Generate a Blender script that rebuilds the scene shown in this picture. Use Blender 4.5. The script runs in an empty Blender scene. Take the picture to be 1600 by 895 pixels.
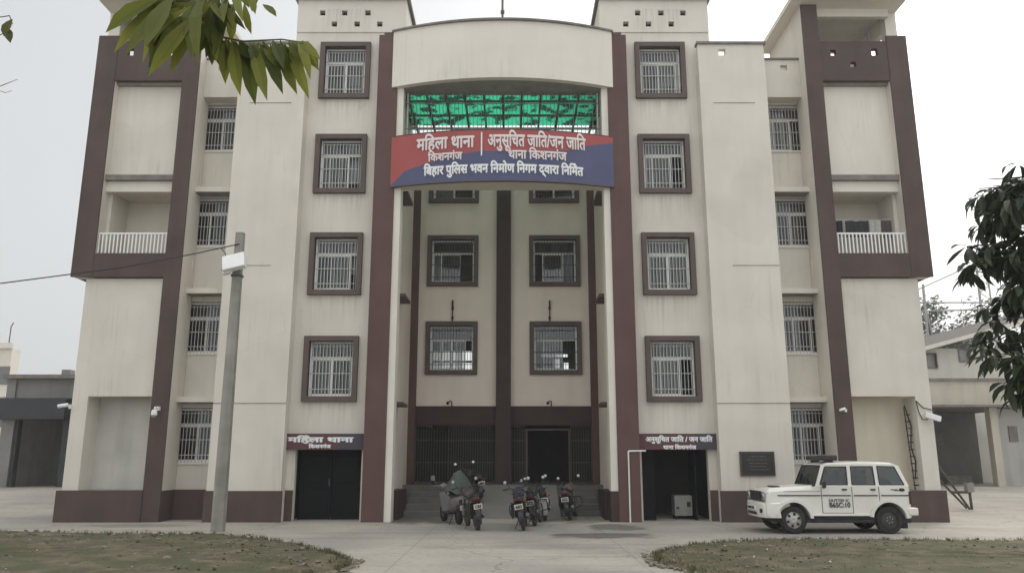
import bpy, bmesh, math, random
from mathutils import Vector, Matrix
random.seed(11)
S = bpy.context.scene
C = S.collection
R = math.radians

# ------------------------------------------------------------------ camera, sky, sun, exposure
cd = bpy.data.cameras.new('camera'); cam = bpy.data.objects.new('camera', cd); C.objects.link(cam)
cam.location = (0.30, -22.96, 1.746); cam.rotation_euler = (R(90 + 12.23), 0, 0)
cd.sensor_width = 36; cd.lens = 27.81; cd.clip_start = 0.05; cd.clip_end = 2000
S.camera = cam
VEIL, ZEN, BACK, NISH = .44, 2.3, 1.7, .35
SUN_EL, SUN_AZ = 42, 38           # degrees; azimuth clockwise from +Y (behind the building, to the right)
w = bpy.data.worlds.new('World'); S.world = w; w.use_nodes = True
nt = w.node_tree; nt.nodes.clear()
out = nt.nodes.new('ShaderNodeOutputWorld'); bg = nt.nodes.new('ShaderNodeBackground')
sky = nt.nodes.new('ShaderNodeTexSky'); sky.sky_type = 'NISHITA'; sky.sun_disc = False
sky.sun_elevation = R(SUN_EL); sky.sun_rotation = R(SUN_AZ)
sky.air_density = 1.0; sky.dust_density = 8.0; sky.ozone_density = 1.0; sky.altitude = 50
hs = nt.nodes.new('ShaderNodeHueSaturation'); hs.inputs['Saturation'].default_value = 0.22
hs.inputs['Value'].default_value = 1.0
nt.links.new(sky.outputs[0], hs.inputs['Color']); 
# a white overcast veil over the clear-sky model: even near the horizon, with brightness added overhead and behind the camera to light the facade
tc = nt.nodes.new('ShaderNodeTexCoord'); sep = nt.nodes.new('ShaderNodeSeparateXYZ'); nt.links.new(tc.outputs['Generated'], sep.inputs[0])
def mrange(sock, a, b, c, e):
    r = nt.nodes.new('ShaderNodeMapRange'); r.interpolation_type = 'SMOOTHSTEP'; nt.links.new(sock, r.inputs['Value'])
    for k, v in zip(('From Min', 'From Max', 'To Min', 'To Max'), (a, b, c, e)): r.inputs[k].default_value = v
    return r.outputs['Result']
def mul(a, b): 
    q = nt.nodes.new('ShaderNodeMath'); q.operation = 'MULTIPLY'; nt.links.new(a, q.inputs[0]); nt.links.new(b, q.inputs[1]); return q.outputs[0]
cl = nt.nodes.new('ShaderNodeTexNoise'); cl.inputs['Scale'].default_value = 1.6; cl.inputs['Detail'].default_value = 3; nt.links.new(tc.outputs['Generated'], cl.inputs['Vector'])
veil = mul(mul(mrange(sep.outputs['Z'], .55, 1.0, 1.0, ZEN), mrange(sep.outputs['Y'], -.6, .5, BACK, 1.0)), mul(mrange(cl.outputs['Fac'], .25, .75, .93, 1.07), mrange(sep.outputs['Z'], .0, .35, 1.15, 1.0)))
vc = nt.nodes.new('ShaderNodeVectorMath'); vc.operation = 'SCALE'; vc.inputs[0].default_value = (.955 * VEIL / .13, .985 * VEIL / .13, 1.0 * VEIL / .13); nt.links.new(veil, vc.inputs['Scale'])
ns = nt.nodes.new('ShaderNodeVectorMath'); ns.operation = 'SCALE'; nt.links.new(hs.outputs[0], ns.inputs[0]); ns.inputs['Scale'].default_value = NISH
sm = nt.nodes.new('ShaderNodeVectorMath'); sm.operation = 'ADD'; nt.links.new(vc.outputs[0], sm.inputs[0]); nt.links.new(ns.outputs[0], sm.inputs[1])
nt.links.new(sm.outputs[0], bg.inputs['Color'])
bg.inputs['Strength'].default_value = 0.13
nt.links.new(bg.outputs[0], out.inputs['Surface'])
sd = bpy.data.lights.new('sun', 'SUN'); sd.energy = 0.5; sd.angle = R(14); sd.color = (1.0, 0.92, 0.80)
so = bpy.data.objects.new('sun', sd); C.objects.link(so)
d = Vector((math.sin(R(SUN_AZ)) * math.cos(R(SUN_EL)), math.cos(R(SUN_AZ)) * math.cos(R(SUN_EL)), math.sin(R(SUN_EL))))
so.rotation_euler = d.to_track_quat('Z', 'Y').to_euler()
S.view_settings.view_transform = 'Standard'; S.view_settings.look = 'None'
S.view_settings.exposure = 0.32; S.view_settings.gamma = 1; S.view_settings.use_curve_mapping = False

# ------------------------------------------------------------------ materials
def mat(name, col, rough=0.8, var=0.12, scale=2.0, streak=0.0, bump=0.0, spec=0.3, metal=0.0, fine=0.0, tint=None, dirt=None):
    m = bpy.data.materials.new(name); m.use_nodes = True
    n = m.node_tree.nodes; l = m.node_tree.links; b = n['Principled BSDF']
    b.inputs['Roughness'].default_value = rough; b.inputs['Metallic'].default_value = metal
    b.inputs['Specular IOR Level'].default_value = spec
    geo = n.new('ShaderNodeNewGeometry')
    def noise(sc, vec=None, detail=5):
        t = n.new('ShaderNodeTexNoise'); t.inputs['Scale'].default_value = sc; t.inputs['Detail'].default_value = detail
        l.new(vec if vec is not None else geo.outputs['Position'], t.inputs['Vector']); return t.outputs['Fac']
    def ramp(fac, lo, hi, p0=0.3, p1=0.7):
        r = n.new('ShaderNodeMapRange'); l.new(fac, r.inputs['Value'])
        r.inputs['From Min'].default_value = p0; r.inputs['From Max'].default_value = p1
        r.inputs['To Min'].default_value = lo; r.inputs['To Max'].default_value = hi; return r.outputs['Result']
    cur = None
    def mul(a, fac):
        x = n.new('ShaderNodeMix'); x.data_type = 'RGBA'; x.blend_type = 'MULTIPLY'; x.inputs['Factor'].default_value = 1
        if a is None: x.inputs['A'].default_value = (*col, 1)
        else: l.new(a, x.inputs['A'])
        l.new(fac, x.inputs['B']); return x.outputs['Result']
    if var: cur = mul(cur, ramp(noise(scale), 1 - var, 1 + var))
    if fine: cur = mul(cur, ramp(noise(60, detail=3), 1 - fine, 1 + fine))
    if streak:
        mp = n.new('ShaderNodeMapping'); mp.inputs['Scale'].default_value = (1.5, 1.5, 0.16)
        l.new(geo.outputs['Position'], mp.inputs['Vector'])
        cur = mul(cur, ramp(noise(1.6, mp.outputs['Vector'], 6), 1 - streak, 1.0, 0.30, 0.55))
    if tint:
        x = n.new('ShaderNodeMix'); x.data_type = 'RGBA'
        l.new(ramp(noise(scale * .37), 0, 1, .42, .62), x.inputs['Factor'])
        if cur is None: x.inputs['A'].default_value = (*col, 1)
        else: l.new(cur, x.inputs['A'])
        x.inputs['B'].default_value = (*tint, 1); cur = x.outputs['Result']
    if cur is None: b.inputs['Base Color'].default_value = (*col, 1)
    else: l.new(cur, b.inputs['Base Color'])
    if bump:
        bp = n.new('ShaderNodeBump'); bp.inputs['Strength'].default_value = bump; bp.inputs['Distance'].default_value = .02
        l.new(noise(25), bp.inputs['Height']); l.new(bp.outputs[0], b.inputs['Normal'])
    return m
def weather(m):      # rain streaks in loose groups, old repaint patches and a few hairline cracks
    n = m.node_tree.nodes; l = m.node_tree.links; b = n['Principled BSDF']; src = b.inputs['Base Color'].links[0].from_socket
    geo = n.new('ShaderNodeNewGeometry')
    def nz(sc, vec, det=4):
        t = n.new('ShaderNodeTexNoise'); t.inputs['Scale'].default_value = sc; t.inputs['Detail'].default_value = det; l.new(vec, t.inputs['Vector']); return t.outputs['Fac']
    def mr(x, a, b_, c, e):
        r = n.new('ShaderNodeMapRange'); l.new(x, r.inputs['Value'])
        for k, v in zip(('From Min', 'From Max', 'To Min', 'To Max'), (a, b_, c, e)): r.inputs[k].default_value = v
        return r.outputs['Result']
    def mth(op, x, y):
        q = n.new('ShaderNodeMath'); q.operation = op
        for i, v in enumerate((x, y)):
            if isinstance(v, (int, float)): q.inputs[i].default_value = v
            else: l.new(v, q.inputs[i])
        return q.outputs[0]
    mp = n.new('ShaderNodeMapping'); mp.inputs['Scale'].default_value = (9, 9, .35); l.new(geo.outputs['Position'], mp.inputs['Vector'])
    streaks = mth('MULTIPLY', mr(nz(1.0, mp.outputs[0]), .52, .72, 0, 1), mr(nz(.45, geo.outputs['Position'], 3), .50, .66, 0, .16))
    patch = mr(nz(.28, geo.outputs['Position'], 2), .57, .585, 0, .035)
    vo = n.new('ShaderNodeTexVoronoi'); vo.feature = 'DISTANCE_TO_EDGE'; vo.inputs['Scale'].default_value = .38
    wv = n.new('ShaderNodeVectorMath'); wv.operation = 'SCALE'; wv.inputs['Scale'].default_value = .35
    nv = n.new('ShaderNodeTexNoise'); nv.inputs['Scale'].default_value = 2.0; l.new(geo.outputs['Position'], nv.inputs['Vector']); l.new(nv.outputs['Color'], wv.inputs[0])
    av = n.new('ShaderNodeVectorMath'); av.operation = 'ADD'; l.new(geo.outputs['Position'], av.inputs[0]); l.new(wv.outputs[0], av.inputs[1]); l.new(av.outputs[0], vo.inputs['Vector'])
    crack = mth('MULTIPLY', mr(vo.outputs['Distance'], 0, .005, .12, 0), mr(nz(.5, geo.outputs['Position'], 2), .52, .58, 0, 1))
    # dribbles of rain dirt below the window sills of the two grilled bays
    sx = n.new('ShaderNodeSeparateXYZ'); l.new(geo.outputs['Position'], sx.inputs[0])
    fr = mth('FRACT', mth('DIVIDE', mth('SUBTRACT', sx.outputs['Z'], 3.34), 3.19), 0)
    mp2 = n.new('ShaderNodeMapping'); mp2.inputs['Scale'].default_value = (11, 0, .5); l.new(geo.outputs['Position'], mp2.inputs['Vector'])
    ax = mth('ABSOLUTE', sx.outputs['X'], 0); inx = mth('MULTIPLY', mr(ax, 4.15, 4.4, 0, 1), mr(ax, 5.7, 5.95, 1, 0))
    drib = mth('MULTIPLY', mth('MULTIPLY', mr(fr, .70, .99, 0, .17), inx), mr(nz(1.0, mp2.outputs[0], 3), .42, .62, 0, 1))
    streaks = mth('ADD', streaks, drib)
    tot = mth('SUBTRACT', 1.0, mth('ADD', mth('ADD', streaks, patch), crack))
    mx = n.new('ShaderNodeMix'); mx.data_type = 'RGBA'; mx.blend_type = 'MULTIPLY'; mx.inputs['Factor'].default_value = 1; l.new(src, mx.inputs['A']); l.new(tot, mx.inputs['B']); l.new(mx.outputs['Result'], b.inputs['Base Color']); return m
CREAM = weather(mat('cream_paint', (.66, .615, .54), .85, .06, .7, streak=.045, bump=.15, fine=.03))
CREAM2 = weather(mat('cream_band', (.70, .66, .585), .85, .05, .8, streak=.045, bump=.1))
WARM_LIT = mat('warm_lit_cream', (.62, .565, .455), .85, .05, 1.0, streak=.08)  # cream with the alcove's warm bounced light put into its colour
MAROON = mat('maroon_paint', (.115, .066, .058), .8, .12, 1.2, streak=.12, bump=.1)
BROWN = mat('faded_brown_paint', (.092, .064, .057), .85, .14, 1.1, streak=.12, bump=.1)
DKMAR = mat('dark_maroon', (.055, .034, .031), .7, .12, 1.5)
FRAME = mat('taupe_surround', (.115, .088, .078), .8, .08, 2.0, streak=.1)
GREY = mat('cement_grey', (.27, .255, .235), .9, .12, 2.5, streak=.2, bump=.2)
COPING = mat('stained_coping', (.20, .18, .165), .9, .2, 3, streak=.2)
UPVC = mat('white_frame', (.78, .77, .74), .5, .03, 3)
GRILLE = mat('grille_paint', (.50, .49, .46), .5, .05, 3)
DARKBAR = mat('dark_bar', (.10, .095, .085), .5, .1, 3)
RECESS = mat('recess_paint', (.76, .675, .585), .85, .06, .8, streak=.06)
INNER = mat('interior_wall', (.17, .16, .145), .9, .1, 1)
BLACK = mat('black_paint', (.018, .018, .02), .45, .1, 3); DOORB = mat('black_door', (.010, .010, .011), .75, .2, 2, spec=.12)
CURT = mat('curtain_cloth', (.62, .60, .55), .9, .1, 6)
CURT2 = mat('curtain_blue', (.40, .43, .47), .9, .1, 6)
CONC = mat('concrete_pole', (.30, .285, .25), .9, .16, 2.2, streak=.3, bump=.3)
WHITE = mat('white_plastic', (.75, .75, .73), .5, .04, 3)
STEEL = mat('galvanised', (.42, .42, .41), .45, .1, 6, metal=.6)
CHROME = mat('chrome', (.62, .62, .62), .2, .05, 6, metal=.95)
RUBBER = mat('rubber', (.022, .021, .02), .8, .2, 9)
def glass(name, tint, rough=.04, glossy=.18):
    m = bpy.data.materials.new(name); m.use_nodes = True; n = m.node_tree.nodes; l = m.node_tree.links
    n.clear(); o = n.new('ShaderNodeOutputMaterial'); mx = n.new('ShaderNodeMixShader'); t = n.new('ShaderNodeBsdfTransparent'); g = n.new('ShaderNodeBsdfGlossy')
    t.inputs[0].default_value = (*tint, 1); g.inputs['Roughness'].default_value = rough; g.inputs['Color'].default_value = (.9, .92, .95, 1)
    mx.inputs[0].default_value = glossy; l.new(t.outputs[0], mx.inputs[1]); l.new(g.outputs[0], mx.inputs[2]); l.new(mx.outputs[0], o.inputs[0]); return m
GLASS = glass('window_glass', (.62, .63, .62), .05, .075); GLASSES = [GLASS, glass('dusty_glass', (.50, .51, .50), .25, .10), glass('clear_glass', (.70, .71, .70), .03, .055), glass('tinted_glass', (.36, .37, .37), .06, .09)]; CARGLASS = glass('car_glass', (.52, .55, .53), .02, .06)
def leafmat(name, c1, c2, trans=.45):
    m = bpy.data.materials.new(name); m.use_nodes = True; n = m.node_tree.nodes; l = m.node_tree.links
    b = n['Principled BSDF']; o = n['Material Output']
    g = n.new('ShaderNodeNewGeometry'); r = n.new('ShaderNodeMix'); r.data_type = 'RGBA'
    r.inputs['A'].default_value = (*c1, 1); r.inputs['B'].default_value = (*c2, 1)
    l.new(g.outputs['Random Per Island'], r.inputs['Factor']); l.new(r.outputs['Result'], b.inputs['Base Color'])
    b.inputs['Roughness'].default_value = .55; b.inputs['Specular IOR Level'].default_value = .3
    t = n.new('ShaderNodeBsdfTranslucent'); l.new(r.outputs['Result'], t.inputs[0])
    mx = n.new('ShaderNodeMixShader'); mx.inputs[0].default_value = trans
    l.new(b.outputs[0], mx.inputs[1]); l.new(t.outputs[0], mx.inputs[2]); l.new(mx.outputs[0], o.inputs[0]); return m
LEAF_Y = leafmat('yellow_green_leaf', (.045, .065, .016), (.20, .215, .032), .5)
LEAF_D = leafmat('dark_mango_leaf', (.022, .030, .018), (.070, .086, .048), .2)
LEAF_F = leafmat('far_tree_leaf', (.06, .075, .04), (.14, .15, .09), .3)
BARK = mat('bark', (.09, .07, .05), .9, .25, 8, bump=.4)

# ------------------------------------------------------------------ mesh helpers
class MB:
    def __init__(s): s.v = []; s.f = []; s.mi = []; s.cur = 0
    def face(s, pts):
        i = len(s.v); s.v += [tuple(p) for p in pts]; s.f.append(tuple(range(i, i + len(pts)))); s.mi.append(s.cur)
    def mesh(s, vs, fs):
        i = len(s.v); s.v += [tuple(p) for p in vs]
        for f in fs: s.f.append(tuple(i + k for k in f)); s.mi.append(s.cur)
    def box(s, x0, x1, y0, y1, z0, z1):
        x0, x1 = min(x0, x1), max(x0, x1); y0, y1 = min(y0, y1), max(y0, y1); z0, z1 = min(z0, z1), max(z0, z1)
        s.mesh([(x0, y0, z0), (x1, y0, z0), (x1, y1, z0), (x0, y1, z0), (x0, y0, z1), (x1, y0, z1), (x1, y1, z1), (x0, y1, z1)],
               [(0, 3, 2, 1), (4, 5, 6, 7), (0, 1, 5, 4), (1, 2, 6, 5), (2, 3, 7, 6), (3, 0, 4, 7)])
        return s
    def obox(s, c, ax, ay, az):      # oriented box: centre and three half-axis vectors
        c, ax, ay, az = map(Vector, (c, ax, ay, az))
        vs = [c + a * ax + b * ay + e * az for e in (-1, 1) for a, b in ((-1, -1), (1, -1), (1, 1), (-1, 1))]
        s.mesh(vs, [(0, 3, 2, 1), (4, 5, 6, 7), (0, 1, 5, 4), (1, 2, 6, 5), (2, 3, 7, 6), (3, 0, 4, 7)]); return s
    def tube(s, pts, r, n=8, caps=True):
        pts = [Vector(p) for p in pts]; rs = r if isinstance(r, (list, tuple)) else [r] * len(pts)
        vs = []; up0 = None
        for i, p in enumerate(pts):
            t = (pts[min(i + 1, len(pts) - 1)] - pts[max(i - 1, 0)]).normalized()
            if up0 is None: up0 = Vector((0, 0, 1)) if abs(t.z) < .9 else Vector((1, 0, 0))
            a = t.cross(up0)
            if a.length < 1e-4: a = t.cross(Vector((0, 1, 0)))
            a.normalize(); b = a.cross(t).normalized(); up0 = b
            for k in range(n):
                an = 2 * math.pi * k / n; vs.append(p + (a * math.cos(an) + b * math.sin(an)) * rs[i])
        fs = []
        for i in range(len(pts) - 1):
            for k in range(n): fs.append((i * n + k, i * n + (k + 1) % n, (i + 1) * n + (k + 1) % n, (i + 1) * n + k))
        if caps: fs += [tuple(range(n - 1, -1, -1)), tuple(range((len(pts) - 1) * n, len(pts) * n))]
        s.mesh(vs, fs); return s
    def lathe(s, prof, c, axis='x', n=24, closed=True):   # prof: (along axis, radius)
        c = Vector(c); vs = []; m = len(prof)
        for k in range(n):
            a = 2 * math.pi * k / n; ca, sa = math.cos(a), math.sin(a)
            for (t, r) in prof:
                p = {'x': (t, r * ca, r * sa), 'y': (r * ca, t, r * sa), 'z': (r * ca, r * sa, t)}[axis]
                vs.append(c + Vector(p))
        fs = []
        for k in range(n):
            k2 = (k + 1) % n
            for j in range(m if closed else m - 1):
                j2 = (j + 1) % m; fs.append((k * m + j, k2 * m + j, k2 * m + j2, k * m + j2))
        s.mesh(vs, fs); return s
    def prism(s, poly, y0, y1):       # polygon in xz, swept along y
        n = len(poly); vs = [(x, y0, z) for x, z in poly] + [(x, y1, z) for x, z in poly]
        fs = [tuple(range(n)), tuple(range(2 * n - 1, n - 1, -1))] + [(i, i + n, (i + 1) % n + n, (i + 1) % n) for i in range(n)]
        s.mesh(vs, fs); return s
    def loft(s, secs, n=12, p=2.4):   # sections (cx, cy, cz, half_w, half_h) across x/z along y
        vs = []
        for (cx, cy, cz, hw, hh) in secs:
            for k in range(n):
                a = 2 * math.pi * k / n; ca, sa = math.cos(a), math.sin(a)
                vs.append((cx + hw * math.copysign(abs(ca) ** (2 / p), ca), cy, cz + hh * math.copysign(abs(sa) ** (2 / p), sa)))
        fs = [(i * n + k, i * n + (k + 1) % n, (i + 1) * n + (k + 1) % n, (i + 1) * n + k) for i in range(len(secs) - 1) for k in range(n)]
        fs += [tuple(range(n - 1, -1, -1)), tuple(range((len(secs) - 1) * n, len(secs) * n))]
        s.mesh(vs, fs); return s
    def ball(s, c, r, n=10, sq=(1, 1, 1)):
        pr = [(-math.cos(math.pi * i / n) * r * sq[2], max(math.sin(math.pi * i / n), .001) * r) for i in range(n + 1)]
        b = MB(); b.lathe(pr, (0, 0, 0), 'z', n * 2, False)
        s.mesh([(c[0] + x * sq[0], c[1] + y * sq[1], c[2] + z) for x, y, z in b.v], b.f); return s
    def build(s, name, mats, parent=None, bevel=0, smooth=False, loc=None):
        me = bpy.data.meshes.new(name); me.from_pydata(s.v, [], s.f)
        mats = mats if isinstance(mats, (list, tuple)) else [mats]
        for m in mats: me.materials.append(m)
        if len(mats) > 1: me.polygons.foreach_set('material_index', s.mi)
        bm = bmesh.new(); bm.from_mesh(me); bmesh.ops.recalc_face_normals(bm, faces=bm.faces); bm.to_mesh(me); bm.free()
        if smooth:
            me.polygons.foreach_set('use_smooth', [True] * len(me.polygons)); me.set_sharp_from_angle(angle=R(42))
        me.update(); o = bpy.data.objects.new(name, me); C.objects.link(o)
        if parent: o.parent = parent
        if loc: o.location = loc
        if bevel:
            b = o.modifiers.new('bevel', 'BEVEL'); b.width = bevel; b.segments = 2; b.limit_method = 'ANGLE'; b.angle_limit = R(35)
        return o
def tag(o, label, cat, group=None, kind=None):
    o['label'] = label; o['category'] = cat
    if group: o['group'] = group
    if kind: o['kind'] = kind
    return o
def struct(o, label=None, cat=None):
    o['kind'] = 'structure'
    if label: o['label'] = label
    if cat: o['category'] = cat
    return o
def empty(name, loc, label, cat, group=None, rz=0):
    o = bpy.data.objects.new(name, None); C.objects.link(o); o.location = loc; o.rotation_euler.z = rz; o.empty_display_size = .2
    return tag(o, label, cat, group)
def copy_tree(o, parent=None):
    c = o.copy(); C.objects.link(c); c.parent = parent
    for ch in list(o.children): copy_tree(ch, c)
    return c
def wall_holes(mb, x0, x1, z0, z1, y0, y1, holes):   # wall slab in xz with rectangular openings; holes (hx0,hx1,hz0,hz1)
    xs = sorted({x0, x1, *[h[0] for h in holes], *[h[1] for h in holes]}); zs = sorted({z0, z1, *[h[2] for h in holes], *[h[3] for h in holes]})
    solid = lambda x, z: x0 < x < x1 and z0 < z < z1 and not any(h[0] < x < h[1] and h[2] < z < h[3] for h in holes)
    X = [(a + b) / 2 for a, b in zip(xs, xs[1:])]; Z = [(a + b) / 2 for a, b in zip(zs, zs[1:])]
    for i, xm in enumerate(X):
        for j, zm in enumerate(Z):
            if not solid(xm, zm): continue
            a, b, c, e = xs[i], xs[i + 1], zs[j], zs[j + 1]
            mb.face([(a, y0, c), (b, y0, c), (b, y0, e), (a, y0, e)]); mb.face([(b, y1, c), (a, y1, c), (a, y1, e), (b, y1, e)])
            if i == 0 or not solid(X[i - 1], zm): mb.face([(a, y1, c), (a, y0, c), (a, y0, e), (a, y1, e)])
            if i == len(X) - 1 or not solid(X[i + 1], zm): mb.face([(b, y0, c), (b, y1, c), (b, y1, e), (b, y0, e)])
            if j == 0 or not solid(xm, Z[j - 1]): mb.face([(a, y1, c), (b, y1, c), (b, y0, c), (a, y0, c)])
            if j == len(Z) - 1 or not solid(xm, Z[j + 1]): mb.face([(a, y0, e), (b, y0, e), (b, y1, e), (a, y1, e)])
def mir(s, a, b): return (a, b) if s > 0 else (-b, -a)
def text_mesh(body, width, height=None, bold=.03, depth=.02):
    """flat lettering -> MB with x in [0,width], y up; every stroke island nudged in depth so none are coplanar"""
    c = bpy.data.curves.new('lettering', 'FONT'); c.body = body
    o = bpy.data.objects.new('lettering', c); C.objects.link(o); bpy.context.view_layer.update()
    me = o.to_mesh(); vs = [v.co.copy() for v in me.vertices]; fs = [tuple(p.vertices) for p in me.polygons]
    o.to_mesh_clear(); bpy.data.objects.remove(o); bpy.data.curves.remove(c)
    par = list(range(len(vs)))
    def find(a):
        while par[a] != a: par[a] = par[par[a]]; a = par[a]
        return a
    for f in fs:
        for k in f[1:]: par[find(k)] = find(f[0])
    roots = {}; isl = [roots.setdefault(find(i), len(roots)) for i in range(len(vs))]
    xs = [v.x for v in vs]; ys = [v.y for v in vs]; x0, x1, y0, y1 = min(xs), max(xs), min(ys), max(ys)
    sx = width / (x1 - x0); sy = height / (y1 - y0) if height else sx
    mb = MB()
    for q, (dx, dy) in enumerate(((0, 0), (bold, 0), (-bold, 0), (0, bold), (0, -bold))):
        mb.mesh([((v.x - x0 + dx) * sx, (v.y - y0 + dy) * sy, depth + .0006 * (isl[i] % 5) + .0031 * q) for i, v in enumerate(vs)], fs)
    return mb

# ------------------------------------------------------------------ ground
def gz(x, y):                    # yard level: flat in front, a gentle ramp up beside and behind the building
    t = min(max((y - .5) / 12.0, 0), 1); return .5 * t * t * (3 - 2 * t)
gm = mat('yard_concrete', (.365, .335, .285), .88, .10, .5, bump=.12, fine=.06, tint=(.26, .24, .215))
def dark_patches(m, spots):            # dark patches, a puddle stain among them, with a soft ragged edge, fixed on the ground
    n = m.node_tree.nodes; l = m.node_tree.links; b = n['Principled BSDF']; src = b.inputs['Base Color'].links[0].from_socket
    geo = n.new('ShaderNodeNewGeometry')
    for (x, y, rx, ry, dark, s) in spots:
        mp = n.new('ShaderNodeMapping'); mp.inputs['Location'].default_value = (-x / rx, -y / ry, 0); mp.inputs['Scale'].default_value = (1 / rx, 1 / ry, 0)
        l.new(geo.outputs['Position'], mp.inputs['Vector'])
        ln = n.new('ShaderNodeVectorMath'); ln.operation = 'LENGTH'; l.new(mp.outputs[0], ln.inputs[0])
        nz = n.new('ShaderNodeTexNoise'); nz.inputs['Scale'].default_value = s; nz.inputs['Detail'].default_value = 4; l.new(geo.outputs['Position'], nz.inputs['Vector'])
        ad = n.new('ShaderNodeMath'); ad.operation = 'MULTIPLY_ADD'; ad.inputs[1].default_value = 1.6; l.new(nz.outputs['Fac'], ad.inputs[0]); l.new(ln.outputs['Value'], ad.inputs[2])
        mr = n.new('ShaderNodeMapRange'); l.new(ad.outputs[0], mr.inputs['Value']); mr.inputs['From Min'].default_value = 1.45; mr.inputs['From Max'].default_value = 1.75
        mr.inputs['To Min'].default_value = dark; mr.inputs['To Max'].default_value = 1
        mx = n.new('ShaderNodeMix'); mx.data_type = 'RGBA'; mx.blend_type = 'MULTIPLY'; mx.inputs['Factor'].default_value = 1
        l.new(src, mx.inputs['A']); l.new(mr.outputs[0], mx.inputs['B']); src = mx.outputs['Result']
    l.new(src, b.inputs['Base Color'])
dark_patches(gm, [(2.35, -3.9, 1.5, .75, .42, 1.3), (2.9, -1.6, .9, 1.3, .5, 1.2), (-2.3, 1.0, 1.5, 1.9, .42, 1.1), (1.9, .8, 1.6, 1.4, .65, 1.0),  # includes a patch that darkens the recess floor beside the steps
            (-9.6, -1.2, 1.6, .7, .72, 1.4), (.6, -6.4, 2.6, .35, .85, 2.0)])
def cracks(m):
    n = m.node_tree.nodes; l = m.node_tree.links; b = n['Principled BSDF']; src = b.inputs['Base Color'].links[0].from_socket; geo = n.new('ShaderNodeNewGeometry')
    def mr(x, a, b_, c, e):
        r = n.new('ShaderNodeMapRange'); l.new(x, r.inputs['Value'])
        for k, v in zip(('From Min', 'From Max', 'To Min', 'To Max'), (a, b_, c, e)): r.inputs[k].default_value = v
        return r.outputs['Result']
    nv = n.new('ShaderNodeTexNoise'); nv.inputs['Scale'].default_value = 1.3; nv.inputs['Detail'].default_value = 6; l.new(geo.outputs['Position'], nv.inputs['Vector'])
    wv = n.new('ShaderNodeVectorMath'); wv.operation = 'SCALE'; wv.inputs['Scale'].default_value = .8; l.new(nv.outputs['Color'], wv.inputs[0])
    av = n.new('ShaderNodeVectorMath'); av.operation = 'ADD'; l.new(geo.outputs['Position'], av.inputs[0]); l.new(wv.outputs[0], av.inputs[1])
    vo = n.new('ShaderNodeTexVoronoi'); vo.feature = 'DISTANCE_TO_EDGE'; vo.inputs['Scale'].default_value = .26; l.new(av.outputs[0], vo.inputs['Vector'])
    br = n.new('ShaderNodeTexBrick'); br.inputs['Scale'].default_value = 1; br.inputs['Brick Width'].default_value = 4.2; br.inputs['Row Height'].default_value = 3.3; br.inputs['Mortar Size'].default_value = .018; br.offset = 0
    br.inputs['Color1'].default_value = br.inputs['Color2'].default_value = (1, 1, 1, 1); br.inputs['Mortar'].default_value = (.84, .83, .81, 1); bmp = n.new('ShaderNodeMapping'); bmp.inputs['Location'].default_value = (1.7, .8, 0); l.new(geo.outputs['Position'], bmp.inputs['Vector']); l.new(bmp.outputs[0], br.inputs['Vector'])
    gr = n.new('ShaderNodeTexNoise'); gr.inputs['Scale'].default_value = 7; gr.inputs['Detail'].default_value = 8; gr.inputs['Roughness'].default_value = .75; l.new(geo.outputs['Position'], gr.inputs['Vector'])
    ty = n.new('ShaderNodeMapping'); ty.inputs['Rotation'].default_value = (0, 0, R(-14)); ty.inputs['Scale'].default_value = (.10, 1.9, 0); l.new(geo.outputs['Position'], ty.inputs['Vector'])
    tn = n.new('ShaderNodeTexNoise'); tn.inputs['Scale'].default_value = 1.4; tn.inputs['Detail'].default_value = 3; l.new(ty.outputs[0], tn.inputs['Vector'])
    for f in (mr(vo.outputs['Distance'], 0, .006, .62, 1), br.outputs['Color'], mr(gr.outputs['Fac'], .33, .5, .80, 1.04), mr(tn.outputs['Fac'], .36, .46, .86, 1.0)):
        mx = n.new('ShaderNodeMix'); mx.data_type = 'RGBA'; mx.blend_type = 'MULTIPLY'; mx.inputs['Factor'].default_value = 1; l.new(src, mx.inputs['A']); l.new(f, mx.inputs['B']); src = mx.outputs['Result']
    l.new(src, b.inputs['Base Color'])
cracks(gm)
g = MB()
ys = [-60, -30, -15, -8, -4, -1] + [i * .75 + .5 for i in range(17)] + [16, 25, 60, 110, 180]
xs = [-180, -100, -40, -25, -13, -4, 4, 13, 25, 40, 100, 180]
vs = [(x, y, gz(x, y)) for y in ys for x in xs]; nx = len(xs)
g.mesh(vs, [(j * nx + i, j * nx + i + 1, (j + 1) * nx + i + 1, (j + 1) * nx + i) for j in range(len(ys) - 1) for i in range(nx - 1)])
struct(g.build('ground', gm, smooth=True), 'pale concrete yard in front of and beside the police building', 'ground')

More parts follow.
